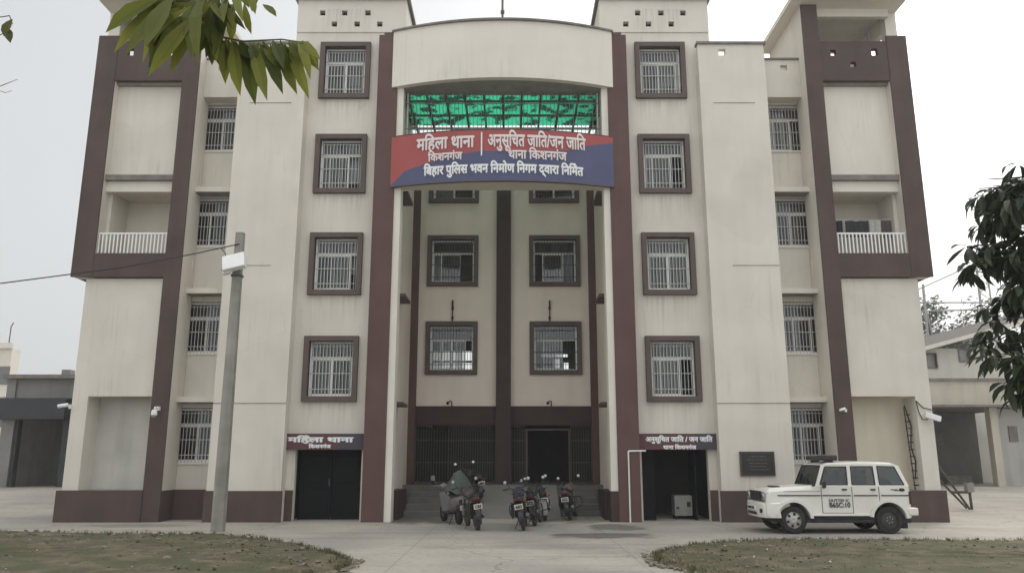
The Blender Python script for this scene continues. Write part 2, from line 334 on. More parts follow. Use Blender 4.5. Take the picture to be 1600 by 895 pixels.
soil = mat('lawn_soil', (.118, .098, .062), .95, .45, 3.2, bump=.9, fine=.4, tint=(.075, .078, .038))
def smooth_loop(pts, k=6):
    n = len(pts); o = []
    for i in range(n):
        p0, p1, p2, p3 = [Vector(pts[(i + j - 1) % n]) for j in range(4)]
        for q in range(k):
            t = q / k; o.append(.5 * ((2 * p1) + (p2 - p0) * t + (2 * p0 - 5 * p1 + 4 * p2 - p3) * t * t + (3 * p1 - p0 - 3 * p2 + p3) * t ** 3))
    return o
def inside(poly, x, y):
    c = False; n = len(poly); j = n - 1
    for i in range(n):
        xi, yi = poly[i][0], poly[i][1]; xj, yj = poly[j][0], poly[j][1]
        if (yi > y) != (yj > y) and x < (xj - xi) * (y - yi) / (yj - yi) + xi: c = not c
        j = i
    return c
def lawn(pts, label):
    lp = [p + Vector((random.uniform(-.06, .06), random.uniform(-.05, .05), 0)) for p in smooth_loop([(x, y, 0) for x, y in pts])]
    m = MB(); n = len(lp); cx = sum(p.x for p in lp) / n; cy = sum(p.y for p in lp) / n
    rings = [(1.0, -.01), (.992, .05), (.975, .085), (.9, .10), (.7, .11), (.4, .12), (.05, .12)]
    vs = []
    for r, z in rings:
        for p in lp: vs.append((cx + (p.x - cx) * r, cy + (p.y - cy) * r, z + (random.uniform(-.015, .02) if z > .04 else 0)))
    fs = [(i * n + k, i * n + (k + 1) % n, (i + 1) * n + (k + 1) % n, (i + 1) * n + k) for i in range(len(rings) - 1) for k in range(n)]
    fs.append(tuple(range((len(rings) - 1) * n, len(rings) * n))); m.mesh(vs, fs)
    struct(m.build('lawn', soil, smooth=True), label, 'lawn')
    return [(p.x, p.y) for p in lp]
LL = lawn([(-24, -3.2), (-14, -3.5), (-11.65, -3.69), (-8.44, -4.15), (-6.15, -4.45), (-4.28, -6.0), (-2.9, -7.9), (-2.35, -9.2), (-2.6, -10.4), (-4.5, -14), (-9, -17), (-24, -17)],
          'olive brown patch of bare lawn in front of the concrete pole')
RL = lawn([(24, -5.7), (15, -5.75), (10.92, -5.75), (8.2, -5.62), (6.23, -5.5), (4.6, -5.95), (3.4, -7.1), (2.8, -8.2), (3.0, -10), (5, -14), (9, -17), (24, -17)],
          'olive brown patch of bare lawn in front of the white jeep')
def grassmat(name, a, b): return leafmat(name, a, b, .3)
GRASS = grassmat('grass_blade', (.06, .072, .025), (.17, .15, .07))
def grass(poly, x0, x1, count, label):
    m = MB()
    clumps = [(random.uniform(x0, x1), random.uniform(-11, -3.4)) for _ in range(150)]
    k = 0
    while k < count:
        cx, cy = random.choice(clumps); sp = .28 if random.random() < .75 else 1.2
        x, y = random.gauss(cx, sp), random.gauss(cy, sp)
        if not inside(poly, x, y): k += .2; continue
        h = random.uniform(.015, .05); a = random.uniform(0, 6.28); wd = random.uniform(.004, .010); le = random.uniform(.2, 1.2) * h
        dx, dy = math.cos(a), math.sin(a)
        m.face([(x - dy * wd, y + dx * wd, .07), (x + dy * wd, y - dx * wd, .07), (x + dx * le, y + dy * le, .085 + h)]); k += 1
    for q in range(760):           # taller tufts, thicker along the edge
        if q < 330: p = Vector(random.choice(poly)); x, y = p.x + random.gauss(0, .09), p.y + random.gauss(-.06, .06)
        else: x, y = random.uniform(x0, x1), random.uniform(-10.5, -3.8)
        if not inside(poly, x, y) or not x0 < x < x1: continue
        for b in range(random.randint(8, 20)):
            a = random.uniform(0, 6.28); h = random.uniform(.04, .10); px_, py_ = x + random.gauss(0, .025), y + random.gauss(0, .025); dx, dy = math.cos(a), math.sin(a); le = h * random.uniform(.2, .9)
            m.face([(px_ - dy * .006, py_ + dx * .006, .05), (px_ + dy * .006, py_ - dx * .006, .05), (px_ + dx * le, py_ + dy * le, .07 + h)])
    tag(m.build('grass', GRASS), label, 'grass', kind='stuff')
grass(LL, -13, -2, 15000, 'thin dry grass on the lawn in front of the concrete pole')
grass(RL, 2.5, 13, 15000, 'thin dry grass on the lawn in front of the white jeep')
STONE = mat('clod', (.20, .17, .13), .95, .3, 9); LIT = mat('litter_paper', (.5, .48, .42), .9, .2, 8); DRYL = mat('dry_leaf', (.20, .14, .07), .9, .35, 7)
def bits(poly, edge, label, lab2):
    m = MB(); e = MB()
    n = len(poly)
    for i in range(1900):
        if i < 420:
            k = random.choice(edge); p = Vector(poly[k % n]).lerp(Vector(poly[(k + 1) % n]), random.random()); x, y = p.x + random.gauss(0, .07), p.y + random.gauss(0, .07)
            r = random.uniform(.012, .042); z = .03
        else:
            x, y = random.uniform(-13, 13), random.uniform(-10.5, -3.6); r = random.uniform(.008, .030) if random.random() < .93 else random.uniform(.03, .055); z = .12; m.cur = 0 if random.random() < .55 else 1
            if not inside(poly, x, y): continue
        b = MB(); b.ball((0, 0, 0), r, 4, (random.uniform(.8, 1.6), random.uniform(.7, 1.2), random.uniform(.5, .8)))
        a = random.uniform(0, 6); ca, sa = math.cos(a), math.sin(a)
        m.mesh([(x + vx * ca - vy * sa, y + vx * sa + vy * ca, z + vz) for vx, vy, vz in b.v], b.f)
    tag(m.build('pebbles', [STONE, mat('dark_clod', (.065, .055, .038), .95, .3, 9)]), label, 'pebbles', kind='stuff')
    for i in range(260):
        x, y = random.uniform(-13, 13), random.uniform(-10.5, -3.6)
        if not inside(poly, x, y): continue
        e.cur = 0 if random.random() < .18 else 1
        a = random.uniform(0, 6); r = random.uniform(.02, .06); t = random.uniform(-.02, .03)
        e.face([(x + r * math.cos(a + k * 1.57) * (1 if k % 2 else .6), y + r * math.sin(a + k * 1.57) * (1 if k % 2 else .6), .135 + (t if k % 2 else 0)) for k in range(4)])
    tag(e.build('litter', [LIT, DRYL]), lab2, 'litter', kind='stuff')
bits(LL, [i for i, p in enumerate(LL) if p[0] > -6.5 and p[1] > -12], 'small clods and stones along the lawn edge near the pole', 'scraps of paper and dry leaves on the lawn near the pole')
bits(RL, [i for i, p in enumerate(RL) if p[0] < 12 and p[1] > -12], 'small clods and stones along the lawn edge near the jeep', 'scraps of paper and dry leaves on the lawn near the jeep')

# ------------------------------------------------------------------ the police building
B = empty('police_building', (0, 5, 0), 'four storey cream police building with maroon columns and a curved entrance canopy', 'building')
B.location = (0, 0, 0)
def part(name, mb, m, bevel=0, smooth=False, parent=None): return mb.build(name, m, parent or B, bevel, smooth)
BAYZ = [3.36, 6.55, 9.76, 12.93]
ROOM = []
# --- outer walls
for s in (1, -1):
    holes = [(4.30, 5.80, z + .05, z + 1.90) for z in BAYZ] + [(4.05, 5.97, -.01, 1.99)]
    m = MB(); hs_ = [(*mir(s, h[0], h[1]), h[2], h[3]) for h in holes]
    wall_holes(m, *mir(s, 3.85, 6.3), 0, 15.28, .45, .68, hs_)
    m.box(*mir(s, 6.3, 6.7), .45, .68, 13.7, 15.28); part('wall', m, CREAM)
    m = MB(); xa, xb = mir(s, 6.2, 8.3)          # blank projecting mass with its parapet
    m.box(xa, xb, 0, 1.6, 0, 13.7)
    wall_holes(m, xa, xb, 13.7, 14.6, .02, .2, [(*mir(s, 6.86, 7.08), 14.22, 14.44)])
    e1, e2 = mir(s, 8.1, 8.3); m.box(e1, e2, .2, 2.4, 13.7, 14.6)
    part('wall', m, CREAM)
    m = MB(); m.box(*mir(s, 6.16, 8.36), -.04, .24, 14.6, 14.68); part('coping', m, COPING)
    m = MB(); m.box(*mir(s, 6.2, 8.3), -.012, .0, 3.28, 3.30); m.box(*mir(s, 6.6, 7.9), -.012, 0, 12.58, 12.6); m.box(*mir(s, 6.9, 8.3), -.012, 0, 7.36, 7.375); part('plaster_groove', m, GREY)
    # recessed window bay beside the wing
    m = MB(); bh = [(*mir(s, 8.5, 9.5 + .22), z, z + 1.6) for z in (1.62, 4.86, 8.22, 11.4)]
    wall_holes(m, *mir(s, 8.3, 9.8), 0, 13.9, 1.0, 1.2, bh); part('wall', m, CREAM)
    m = MB(); wall_holes(m, *mir(s, 8.3, 9.62), 13.05, 14.34, .55, .72, [(*mir(s, 8.98, 9.2), 13.98, 14.16)]); m.box(*mir(s, 8.3, 9.62), .72, 1.0, 13.05, 13.2); part('parapet', m, CREAM)
    m = MB(); m.box(*mir(s, 8.3, 9.62), .50, .76, 14.34, 14.40); part('coping', m, COPING)
    for z in (3.36, 6.63, 9.86):
        m = MB(); m.box(*mir(s, 8.3, 9.61), .52, 1.0, z, z + .16); part('sunshade', m, CREAM)
        m = MB(); m.box(*mir(s, 8.3, 9.6), .54, 1.0, z - .012, z); part('soffit', m, GREY)
    # wing
    m = MB()
    m.box(*mir(s, 9.94, 12.45), .15, .4, 3.5, 7.0)                  # wall over the alcove
    m.box(*mir(s, 12.0, 12.45), .15, .9, .8, 3.5)                   # alcove jamb
    m.box(*mir(s, 9.80, 10.08), .18, .9, .8, 3.5)
    m.box(*mir(s, 12.3, 12.45), .9, 12, 0, 13.5)                    # outer flank
    m.box(*mir(s, 9.98, 12.3), .4, 12, 6.6, 7.0)
    part('wall', m, CREAM)
    m = MB(); m.box(*mir(s, 9.9, 12.3), .85, 1.05, .8, 6.6); part('alcove_wall', m, WARM_LIT if s > 0 else mat('grimy_plaster', (.52, .50, .455), .9, .12, .9, streak=.15))
    m = MB(); m.box(*mir(s, 10.0, 12.25), .35, .5, 10.2, 13.4); part('wall', m, CREAM2 if s > 0 else CREAM)
    m = MB(); m.box(*mir(s, 10.0, 12.3), .12, .5, 10.10, 10.27); m.box(*mir(s, 10.0, 12.3), .28, .4, 13.32, 13.4); part('ledge', m, COPING)
    m = MB(); m.box(*mir(s, 10.05, 12.25), .25, .55, 9.76, 10.10); part('balcony_beam', m, CREAM2)
    m = MB(); m.box(*mir(s, 10.0, 12.3), 1.55, 1.75, 7.7, 10.1); m.box(*mir(s, 12.12, 12.3), .5, 1.55, 7.75, 9.8); m.box(*mir(s, 9.9, 10.08), .5, 1.55, 7.75, 9.8)
    m.box(*mir(s, 9.98, 12.3), .55, 1.75, 9.8, 10.0); part('balcony_wall', m, CREAM)
    m = MB(); m.box(*mir(s, 10.0, 12.3), .45, 1.75, 7.55, 7.74); part('balcony_floor', m, GREY)
    m = MB(); m.box(*mir(s, 9.58, 10.09), 0, .07, 0, 16.0)
    part('pilaster', m, BROWN, .008)
    m = MB(); m.box(*mir(s, 9.585, 10.085), .07, .98, .85, 16.0); part('pier', m, CREAM)
    m = MB(); m.box(*mir(s, 9.583, 10.08), .07, .98, 0, .85); part('pier_base', m, BROWN)
    m = MB(); m.box(*mir(s, 12.22, 12.86), 0, .07, 7.02, 14.9); part('pilaster', m, BROWN, .008)
    m = MB(); m.box(*mir(s, 12.225, 12.855), .07, .5, 7.05, 14.85); part('pier', m, CREAM)
    m = MB(); m.box(*mir(s, 12.45, 12.85), .5, 6.0, 7.05, 14.6); part('wall', m, BROWN)
    m = MB(); m.box(*mir(s, 10.09, 12.22), .015, .45, 7.02, 7.75); part('balcony_parapet', m, BROWN)
    hs2 = [(*mir(s, 10.42, 10.6), 14.22, 14.42), (*mir(s, 11.02, 11.2), 13.82, 14.0), (*mir(s, 11.72, 11.92), 14.22, 14.46)]
    m = MB(); wall_holes(m, *mir(s, 10.09, 12.22), 13.37, 14.72, .03, .2, hs2); part('parapet', m, BROWN)
    m = MB(); m.box(*mir(s, 9.9, 12.45), .2, .4, 13.3, 13.5); part('soffit', m, GREY)
    # open stair head on the wing roof
    m = MB(); m.box(*mir(s, 9.2, 12.87), -.55, 3.2, 16.0, 16.16); part('roof', m, CREAM2)
    m = MB(); m.box(*mir(s, 12.5, 12.86), .5, .85, 13.5, 16.0); m.box(*mir(s, 9.6, 9.8), .6, 3.2, 13.5, 16.0); m.box(*mir(s, 9.8, 11.7), 3.0, 3.2, 13.5, 16.0)
    m.box(*mir(s, 12.5, 12.7), .85, 3.2, 15.45, 16.0); m.box(*mir(s, 10.09, 12.5), .25, .42, 15.72, 16.0); part('stair_head', m, CREAM2)
    # railing
    m = MB(); m.box(*mir(s, 10.1, 12.2), .09, .13, 8.36, 8.41)
    for i in range(19):
        x = s * (10.16 + i * .112); m.box(x - .019, x + .019, .095, .125, 7.75, 8.36)
    part('balcony_railing', m, UPVC)
    # plinth
    m = MB(); m.box(*mir(s, 10.08, 12.5), -.05, .14, 0, .86); m.box(*mir(s, 12.3, 12.5), .14, 12, 0, .86); m.box(*mir(s, 8.3, 9.58), .93, 1.0, 0, .85)
    m.box(*mir(s, 6.15, 8.34), -.04, 0, 0, .85); m.box(*mir(s, 8.3, 8.34), 0, .93, 0, .85); m.box(*mir(s, 5.98, 6.2), .40, .45, 0, .85); part('plinth', m, BROWN)
    m = MB(); m.box(*mir(s, 9.95, 12.1), .14, .9, .8, .86); part('sill', m, GREY)
    # pilaster and fin of the entrance
    m = MB(); m.box(*mir(s, 3.3, 3.93), 0, .7, 0, 14.93); part('pilaster', m, MAROON, .012)
    m = MB(); m.box(*mir(s, 3.10, 3.3), .05, .55, 0 if s < 0 else .84, 13.1); part('fin', m, CREAM2)
    if s > 0:
        m = MB(); m.box(3.08, 3.3, .02, .6, 0, .84); part('plinth', m, DKMAR)
    # recess side walls
    m = MB(); m.box(*mir(s, 3.3, 3.5), .7, 5.0, 0, 13.3); part('wall', m, RECESS)
    m = MB(); m.box(*mir(s, 3.22, 3.3), .56, .74, 0, 13.1); m.box(*mir(s, 3.06, 3.3), 4.72, 5.0, .9, 13.1); part('pilaster', m, MAROON)
    for z in (3.3, 6.6, 9.9):
        m = MB(); m.box(*mir(s, 2.98, 3.3), .85, 2.1, z, z + .09); part('sunshade', m, FRAME)
    m = MB(); m.box(*mir(s, 3.0, 3.3), .74, 2.6, 0, .82); part('plinth', m, DKMAR)
    # tower over the window bay
    th = [(*mir(s, a, a + .18), 15.86, 16.04) for a in (4.32, 5.08, 5.80)] + [(*mir(s, a, a + .18), 15.46, 15.64) for a in (3.92, 4.66, 5.40)]
    m = MB(); wall_holes(m, *mir(s, 3.15, 6.7), 15.26, 16.42, .42, .6, th)
    m.box(*mir(s, 3.15, 3.3), .6, 4, 13.5, 16.42); m.box(*mir(s, 6.55, 6.7), .6, 4, 13.5, 16.42); m.box(*mir(s, 3.3, 6.55), 3.85, 4, 13.5, 16.42); part('roof_tower', m, CREAM)
    m = MB(); m.box(*mir(s, 3.05, 6.8), .3, 4.1, 16.42, 16.56); part('roof', m, COPING)
    # door rooms
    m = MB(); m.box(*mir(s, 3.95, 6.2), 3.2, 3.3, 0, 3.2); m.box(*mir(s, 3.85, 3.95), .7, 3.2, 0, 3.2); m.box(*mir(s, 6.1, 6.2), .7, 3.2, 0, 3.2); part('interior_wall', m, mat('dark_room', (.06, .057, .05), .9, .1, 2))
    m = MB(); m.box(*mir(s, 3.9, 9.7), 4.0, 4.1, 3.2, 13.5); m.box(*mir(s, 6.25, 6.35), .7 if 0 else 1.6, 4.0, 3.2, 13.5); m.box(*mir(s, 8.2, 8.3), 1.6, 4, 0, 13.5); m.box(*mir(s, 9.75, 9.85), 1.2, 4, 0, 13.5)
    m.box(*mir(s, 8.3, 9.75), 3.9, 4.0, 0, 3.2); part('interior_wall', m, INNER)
    m = MB()
    for z in (3.15, 6.35, 9.55, 12.75): m.box(*mir(s, 3.5, 9.9), 1.2 if 0 else .7, 5, z, z + .12) if False else (m.box(*mir(s, 3.5, 6.25), .68, 5, z, z + .12), m.box(*mir(s, 8.3, 9.75), 1.2, 4, z + .05, z + .17))
    part('floor_slab', m, INNER)
m = MB(); m.box(-12.3, 12.3, 5.2, 12, 13.4, 13.5); m.box(3.5, 12.3, .7, 5.2, 13.4, 13.5); m.box(-12.3, -3.5, .7, 5.2, 13.4, 13.5); part('roof', m, GREY)
m = MB(); wall_holes(m, -12.3, 12.3, 0, 13.4, 11.9, 12, [(-3.3, -.9, 5.0, 6.7), (1.2, 3.0, 5.0, 6.7)]); part('wall', m, CREAM)

# --- back wall of the recess, porch
bw = [(*mir(s, .98, 2.72), z + .08, z + 1.84) for s in (1, -1) for z in (4.62, 7.8, 10.95)]
m = MB(); wall_holes(m, -3.3, 3.3, 3.5, 13.4, 5.0, 5.2, bw); part('wall', m, RECESS)
m = MB(); m.box(-.26, .26, 4.7, 5.0, .88, 13.2); part('pilaster', m, DKMAR)
m = MB(); m.box(-3.3, -.26, 4.9, 5.2, 2.86, 3.52); m.box(.26, 3.3, 4.9, 5.2, 2.86, 3.52); part('porch_beam', m, DKMAR)
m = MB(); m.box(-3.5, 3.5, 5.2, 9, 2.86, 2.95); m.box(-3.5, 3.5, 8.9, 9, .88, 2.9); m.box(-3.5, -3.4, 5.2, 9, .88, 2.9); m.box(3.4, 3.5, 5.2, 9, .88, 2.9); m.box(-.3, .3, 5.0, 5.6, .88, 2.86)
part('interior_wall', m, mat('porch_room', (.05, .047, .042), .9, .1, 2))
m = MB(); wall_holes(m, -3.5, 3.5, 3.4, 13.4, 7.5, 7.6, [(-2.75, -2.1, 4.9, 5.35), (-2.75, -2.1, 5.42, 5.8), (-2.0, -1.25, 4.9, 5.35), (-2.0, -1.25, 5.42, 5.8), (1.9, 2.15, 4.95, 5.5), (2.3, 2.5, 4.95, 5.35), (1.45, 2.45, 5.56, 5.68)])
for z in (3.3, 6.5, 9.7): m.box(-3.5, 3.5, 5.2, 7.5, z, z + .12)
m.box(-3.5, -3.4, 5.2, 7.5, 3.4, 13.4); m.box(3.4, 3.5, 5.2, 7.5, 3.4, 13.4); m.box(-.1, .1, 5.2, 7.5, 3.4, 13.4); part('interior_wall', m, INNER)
STEPC = mat('step_concrete', (.135, .127, .115), .9, .15, 1.5, bump=.2)
m = MB(); m.box(-3.3, 3.3, 3.8, 9, 0, .88); part('porch_floor', m, STEPC)
for i in range(4):
    m = MB(); m.box(-3.0, 3.0, 2.0 + .45 * i, 2.0 + .45 * (i + 1) + (.002 if i < 3 else -.002), 0, .176 * (i + 1)); part('step', m, STEPC, .01)
m = MB(); m.prism([(0, 0)] * 0 or [(-1.45, 0), (1.75, 0), (1.75, .01), (-1.45, .01)], 0, .01) if False else None
m.mesh([(-1.45, 1.2, .004), (1.75, 1.2, .004), (1.75, 3.85, .892), (-1.45, 3.85, .892), (-1.45, 3.85, .0), (1.75, 3.85, .0), (-1.45, 1.2, 0), (1.75, 1.2, 0)],
       [(0, 1, 2, 3), (0, 3, 4, 6), (1, 7, 5, 2), (6, 7, 1, 0)]); part('ramp', m, mat('ramp_concrete', (.19, .182, .168), .9, .12, 1.2, bump=.15))
def gate(x0, x1, z0, z1, y, gap=.085, r=.011):
    m = MB(); n = max(2, round((x1 - x0) / gap))
    for i in range(n + 1):
        x = x0 + (x1 - x0) * i / n; m.box(x - r, x + r, y, y + .02, z0, z1)
    for z in (z0 + .02, z0 + .7, z1 - .5, z1 - .02): m.box(x0, x1, y + .021, y + .035, z - .02, z + .02)
    part('collapsible_gate', m, DARKBAR)
gate(-3.05, -2.5, .9, 2.85, 5.05); gate(-1.9, -.3, .9, 2.85, 5.05); gate(.3, .75, .9, 2.85, 5.05); gate(2.35, 3.05, .9, 2.85, 5.05); gate(-2.45, -1.95, .9, 2.85, 5.5, .11)
m = MB(); m.box(.78, .84, 5.03, 5.12, .9, 2.75); m.box(2.26, 2.32, 5.03, 5.12, .9, 2.75); m.box(.84, 2.26, 5.03, 5.12, 2.69, 2.75); part('door_frame', m, FRAME)

# --- canopy, bridge under the sign, green roof
def bow(x, W, Bm): return -Bm * (1 - (x / W) ** 2)
def curved(mb, W, Bm, z0, z1, th, n=36, off=0):
    vs = []
    for i in range(n + 1):
        x = -W + 2 * W * i / n; y = bow(x, W, Bm) + off
        vs += [(x, y, z0), (x, y, z1), (x, y + th, z1), (x, y + th, z0)]
    fs = []
    for i in range(n):
        a, b = i * 4, i * 4 + 4
        for k in range(4): fs.append((a + k, b + k, b + (k + 1) % 4, a + (k + 1) % 4))
    fs += [(0, 1, 2, 3), (n * 4 + 3, n * 4 + 2, n * 4 + 1, n * 4)]
    mb.mesh(vs, fs)
m = MB(); curved(m, 3.47, .68, 13.1, 15.0, .2, off=-.03); part('canopy', m, CREAM2, smooth=True)
m = MB(); curved(m, 3.52, .74, 15.0, 15.06, .3, off=-.06); part('coping', m, COPING, smooth=True)
def bowslab(mb, W, Bm, z0, z1, yb, n=36, off=0):
    vs = []
    for i in range(n + 1):
        x = -W + 2 * W * i / n; y = bow(x, W, Bm) + off
        vs += [(x, y, z0), (x, y, z1), (x, yb, z1), (x, yb, z0)]
    fs = []
    for i in range(n):
        a, b = i * 4, i * 4 + 4
        for k in range(4): fs.append((a + k, b + k, b + (k + 1) % 4, a + (k + 1) % 4))
    fs += [(0, 1, 2, 3), (n * 4 + 3, n * 4 + 2, n * 4 + 1, n * 4)]
    mb.mesh(vs, fs)
m = MB(); bowslab(m, 3.3, .5, 13.12, 13.25, .58, off=.0); part('soffit', m, GREY, smooth=True)
m = MB(); bowslab(m, 3.28, .48, 9.82, 10.0, .30, off=.04); part('bridge', m, CREAM, smooth=True)
m = MB(); bowslab(m, 3.28, .46, 10.0, 11.40, .22, off=.06); part('bridge_parapet', m, CREAM, smooth=True)
GREEN = bpy.data.materials.new('green_sheet'); GREEN.use_nodes = True
n_ = GREEN.node_tree.nodes; l_ = GREEN.node_tree.links; n_.clear()
o_ = n_.new('ShaderNodeOutputMaterial'); a_ = n_.new('ShaderNodeBsdfTranslucent'); b_ = n_.new('ShaderNodeBsdfDiffuse'); c_ = n_.new('ShaderNodeMixShader'); t_ = n_.new('ShaderNodeBsdfTransparent'); d_ = n_.new('ShaderNodeMixShader')
nz = n_.new('ShaderNodeTexNoise'); nz.inputs['Scale'].default_value = 2.6; nz.inputs['Detail'].default_value = 8; gg = n_.new('ShaderNodeNewGeometry'); l_.new(gg.outputs['Position'], nz.inputs['Vector'])
cr = n_.new('ShaderNodeMix'); cr.data_type = 'RGBA'; mr = n_.new('ShaderNodeMapRange'); mr.inputs['From Min'].default_value = .43; mr.inputs['From Max'].default_value = .50
l_.new(nz.outputs['Fac'], mr.inputs['Value']); l_.new(mr.outputs[0], cr.inputs['Factor']); cr.inputs['A'].default_value = (.01, .05, .035, 1); cr.inputs['B'].default_value = (.04, .47, .25, 1)
l_.new(cr.outputs['Result'], a_.inputs[0]); l_.new(cr.outputs['Result'], b_.inputs[0]); l_.new(cr.outputs['Result'], t_.inputs[0])
c_.inputs[0].default_value = .15; l_.new(a_.outputs[0], c_.inputs[1]); l_.new(b_.outputs[0], c_.inputs[2]); d_.inputs[0].default_value = .08; l_.new(c_.outputs[0], d_.inputs[1]); l_.new(t_.outputs[0], d_.inputs[2]); l_.new(d_.outputs[0], o_.inputs[0])
m = MB(); n = 120
vs = []
for i in range(n + 1):
    x = -3.3 + 6.6 * i / n; z = 13.36 + .02 * (i % 2)
    vs += [(x, .6, z), (x, 3.5, z)]
m.mesh(vs, [(2 * i, 2 * i + 2, 2 * i + 3, 2 * i + 1) for i in range(n)]); part('green_roof_sheet', m, GREEN)
m = MB()
for i in range(11):
    x = -3.1 + 6.2 * i / 10; m.box(x - .035, x + .035, .6, 5.0, 13.24, 13.33)
for y in (.62, 1.2, 2.3, 3.4, 4.5): m.box(-3.3, 3.3, y - .03, y + .03, 13.17, 13.238)
part('roof_frame', m, DARKBAR)
m = MB()
for i in range(52):
    x = -3.1 + 6.2 * i / 51; m.box(x - .009, x + .009, .38, .40, 11.3, 13.12)
for z in (11.9, 12.75): m.box(-3.15, 3.15, .401, .42, z - .012, z + .012)
part('grille', m, mat('green_grey_bar', (.13, .16, .14), .6, .1, 3))
for s in (1, -1):
    m = MB(); m.tube([(s * 3.0, .45, 11.3), (s * 3.02, .45, 13.12)], .03, 6); part('pipe', m, UPVC)
# antenna
t = MB(); t.tube([(0, -.3, 15.0), (0, -.3, 16.6)], .035, 8); t.box(-.1, .1, -.34, -.26, 15.06, 15.12); t.box(-.06, .06, -.36, -.24, 15.5, 15.58)
tag(t.build('mast', DARKBAR), 'short dark mast standing on top of the curved canopy', 'mast')

# --- windows
def window(x0, x1, z0, z1, y, style, sashes=2, curtain=None, surround=True, openleft=False):
    """x0..z1 is the clear opening, y the wall face"""
    f = MB(); bw_ = .155
    if surround:
        yo = y - .13
        f.box(x0 - bw_, x0, yo, y, z0 - bw_, z1 + bw_); f.box(x1, x1 + bw_, yo, y, z0 - bw_, z1 + bw_)
        f.box(x0, x1, yo, y, z1, z1 + bw_); f.box(x0, x1, yo, y, z0 - bw_, z0)
        root = part('window', f, FRAME, .008)
    else:
        f.box(x0 - .03, x1 + .03, y - .04, y, z0 - .05, z0 - .002); root = part('window', f, CREAM2)
    yf = y + .10; e = .055; zt = z0 + (z1 - z0) * .70
    fr = MB()
    fr.box(x0, x0 + e, yf, yf + .07, z0, z1); fr.box(x1 - e, x1, yf, yf + .07, z0, z1)
    fr.box(x0 + e, x1 - e, yf, yf + .07, z0, z0 + e); fr.box(x0 + e, x1 - e, yf, yf + .07, z1 - e, z1); fr.box(x0 + e, x1 - e, yf - .004, yf + .066, zt - .04, zt + .04)
    part('window_frame', fr, UPVC, parent=root)
    slide = random.choice((0, 0, 0, .12, .3, .62))
    xm = [x0 + e + (x1 - x0 - 2 * e) * k / sashes for k in range(sashes + 1)]
    for k in range(sashes):
        a, b = xm[k], xm[k + 1]; sh = MB(); q = .032; yy = yf + (.012 if k % 2 else .036)
        if openleft and k == 0: a, b = a + (b - a) * .45, b + (b - a) * .45
        elif k == sashes - 1 and slide: a, b = a - (b - a) * slide, b - (b - a) * slide
        sh.box(a, a + q, yy, yy + .022, z0 + e, zt - .04); sh.box(b - q, b, yy, yy + .022, z0 + e, zt - .04); sh.box(a + q, b - q, yy, yy + .022, z0 + e, z0 + e + q); sh.box(a + q, b - q, yy, yy + .022, zt - .04 - q, zt - .04)
        part('sash', sh, UPVC, parent=root)
        pm = MB(); pm.box(a + q, b - q, yy + .008, yy + .012, z0 + e + q, zt - .04 - q); part('pane', pm, random.choice(GLASSES), parent=root)
    pm = MB(); pm.box(x0 + e, x1 - e, yf + .03, yf + .034, zt + .04, z1 - e); part('pane', pm, GLASS, parent=root)
    gr = MB(); nb = int((x1 - x0) / .098)
    for i in range(1, nb):
        x = x0 + (x1 - x0) * i / nb; gr.box(x - .0085, x + .0085, yf - .045, yf - .028, z0, z1)
    for z in (z0 + .22, z0 + (z1 - z0) * .42, zt + .02, z1 - .14): gr.box(x0, x1, yf - .027, yf - .018, z - .011, z + .011)
    part('grille', gr, GRILLE if style != 'dark' else DARKBAR, parent=root)
    if curtain:
        cm, fa, fb, zb = curtain; c = MB(); N = 40; vs = []
        for i in range(N + 1):
            x = x0 + (x1 - x0) * (fa + (fb - fa) * i / N); yy = yf + .24 + .03 * math.sin(i * 1.3) + .012 * math.sin(i * 3.1)
            vs += [(x, yy, z0 + (z1 - z0) * zb), (x, yy, z1)]
        c.mesh(vs, [(2 * i, 2 * i + 2, 2 * i + 3, 2 * i + 1) for i in range(N)]); part('curtain', c, cm, parent=root, smooth=True)
    return root
cur_front = {(1, 1): None, (-1, 1): (CURT2, .7, 1, .35), (1, 0): None, (-1, 0): None, (1, 3): (CURT, .5, 1, 0), (-1, 3): (CURT, .55, 1, .05), (1, 2): (CURT2, .05, .42, 0), (-1, 2): (CURT2, .6, 1, .2)}
_old = {(1, 3): (CURT, .5, 1, 0), (-1, 3): (CURT2, .55, 1, 0), (1, 2): (CURT, 0, .45, 0), (-1, 2): (CURT2, .4, 1, .1), (1, 1): (CURT2, 0, .5, 0), (-1, 1): None, (1, 0): None, (-1, 0): (CURT2, .6, 1, .3)}
for s in (1, -1):
    for k, z in enumerate(BAYZ):
        a, b = mir(s, 4.41, 5.72); window(a, b, z + .155, z + 1.785, .45, 'light', 2, cur_front[(s, k)])
    for k, z in enumerate((4.62, 7.8, 10.95)):
        a, b = mir(s, 1.08, 2.62); window(a, b, z + .155, z + 1.74, 5.0, 'dark', 2 if (s, k) != (-1, 0) else 4, (CURT2, .45, .95, .0) if (s, k) == (1, 1) else None, openleft=(s, k) == (1, 1))
    for k, z in enumerate((1.62, 4.86, 8.22, 11.4)):
        a, b = mir(s, 8.5, 9.72); window(a, b, z, z + 1.58, 1.0, 'light', 2, (CURT, .3, .8, 0) if (s, k) in ((1, 2), (1, 3)) else (CURT2, .1, .5, .5) if (s, k) == (-1, 0) else None, surround=False)
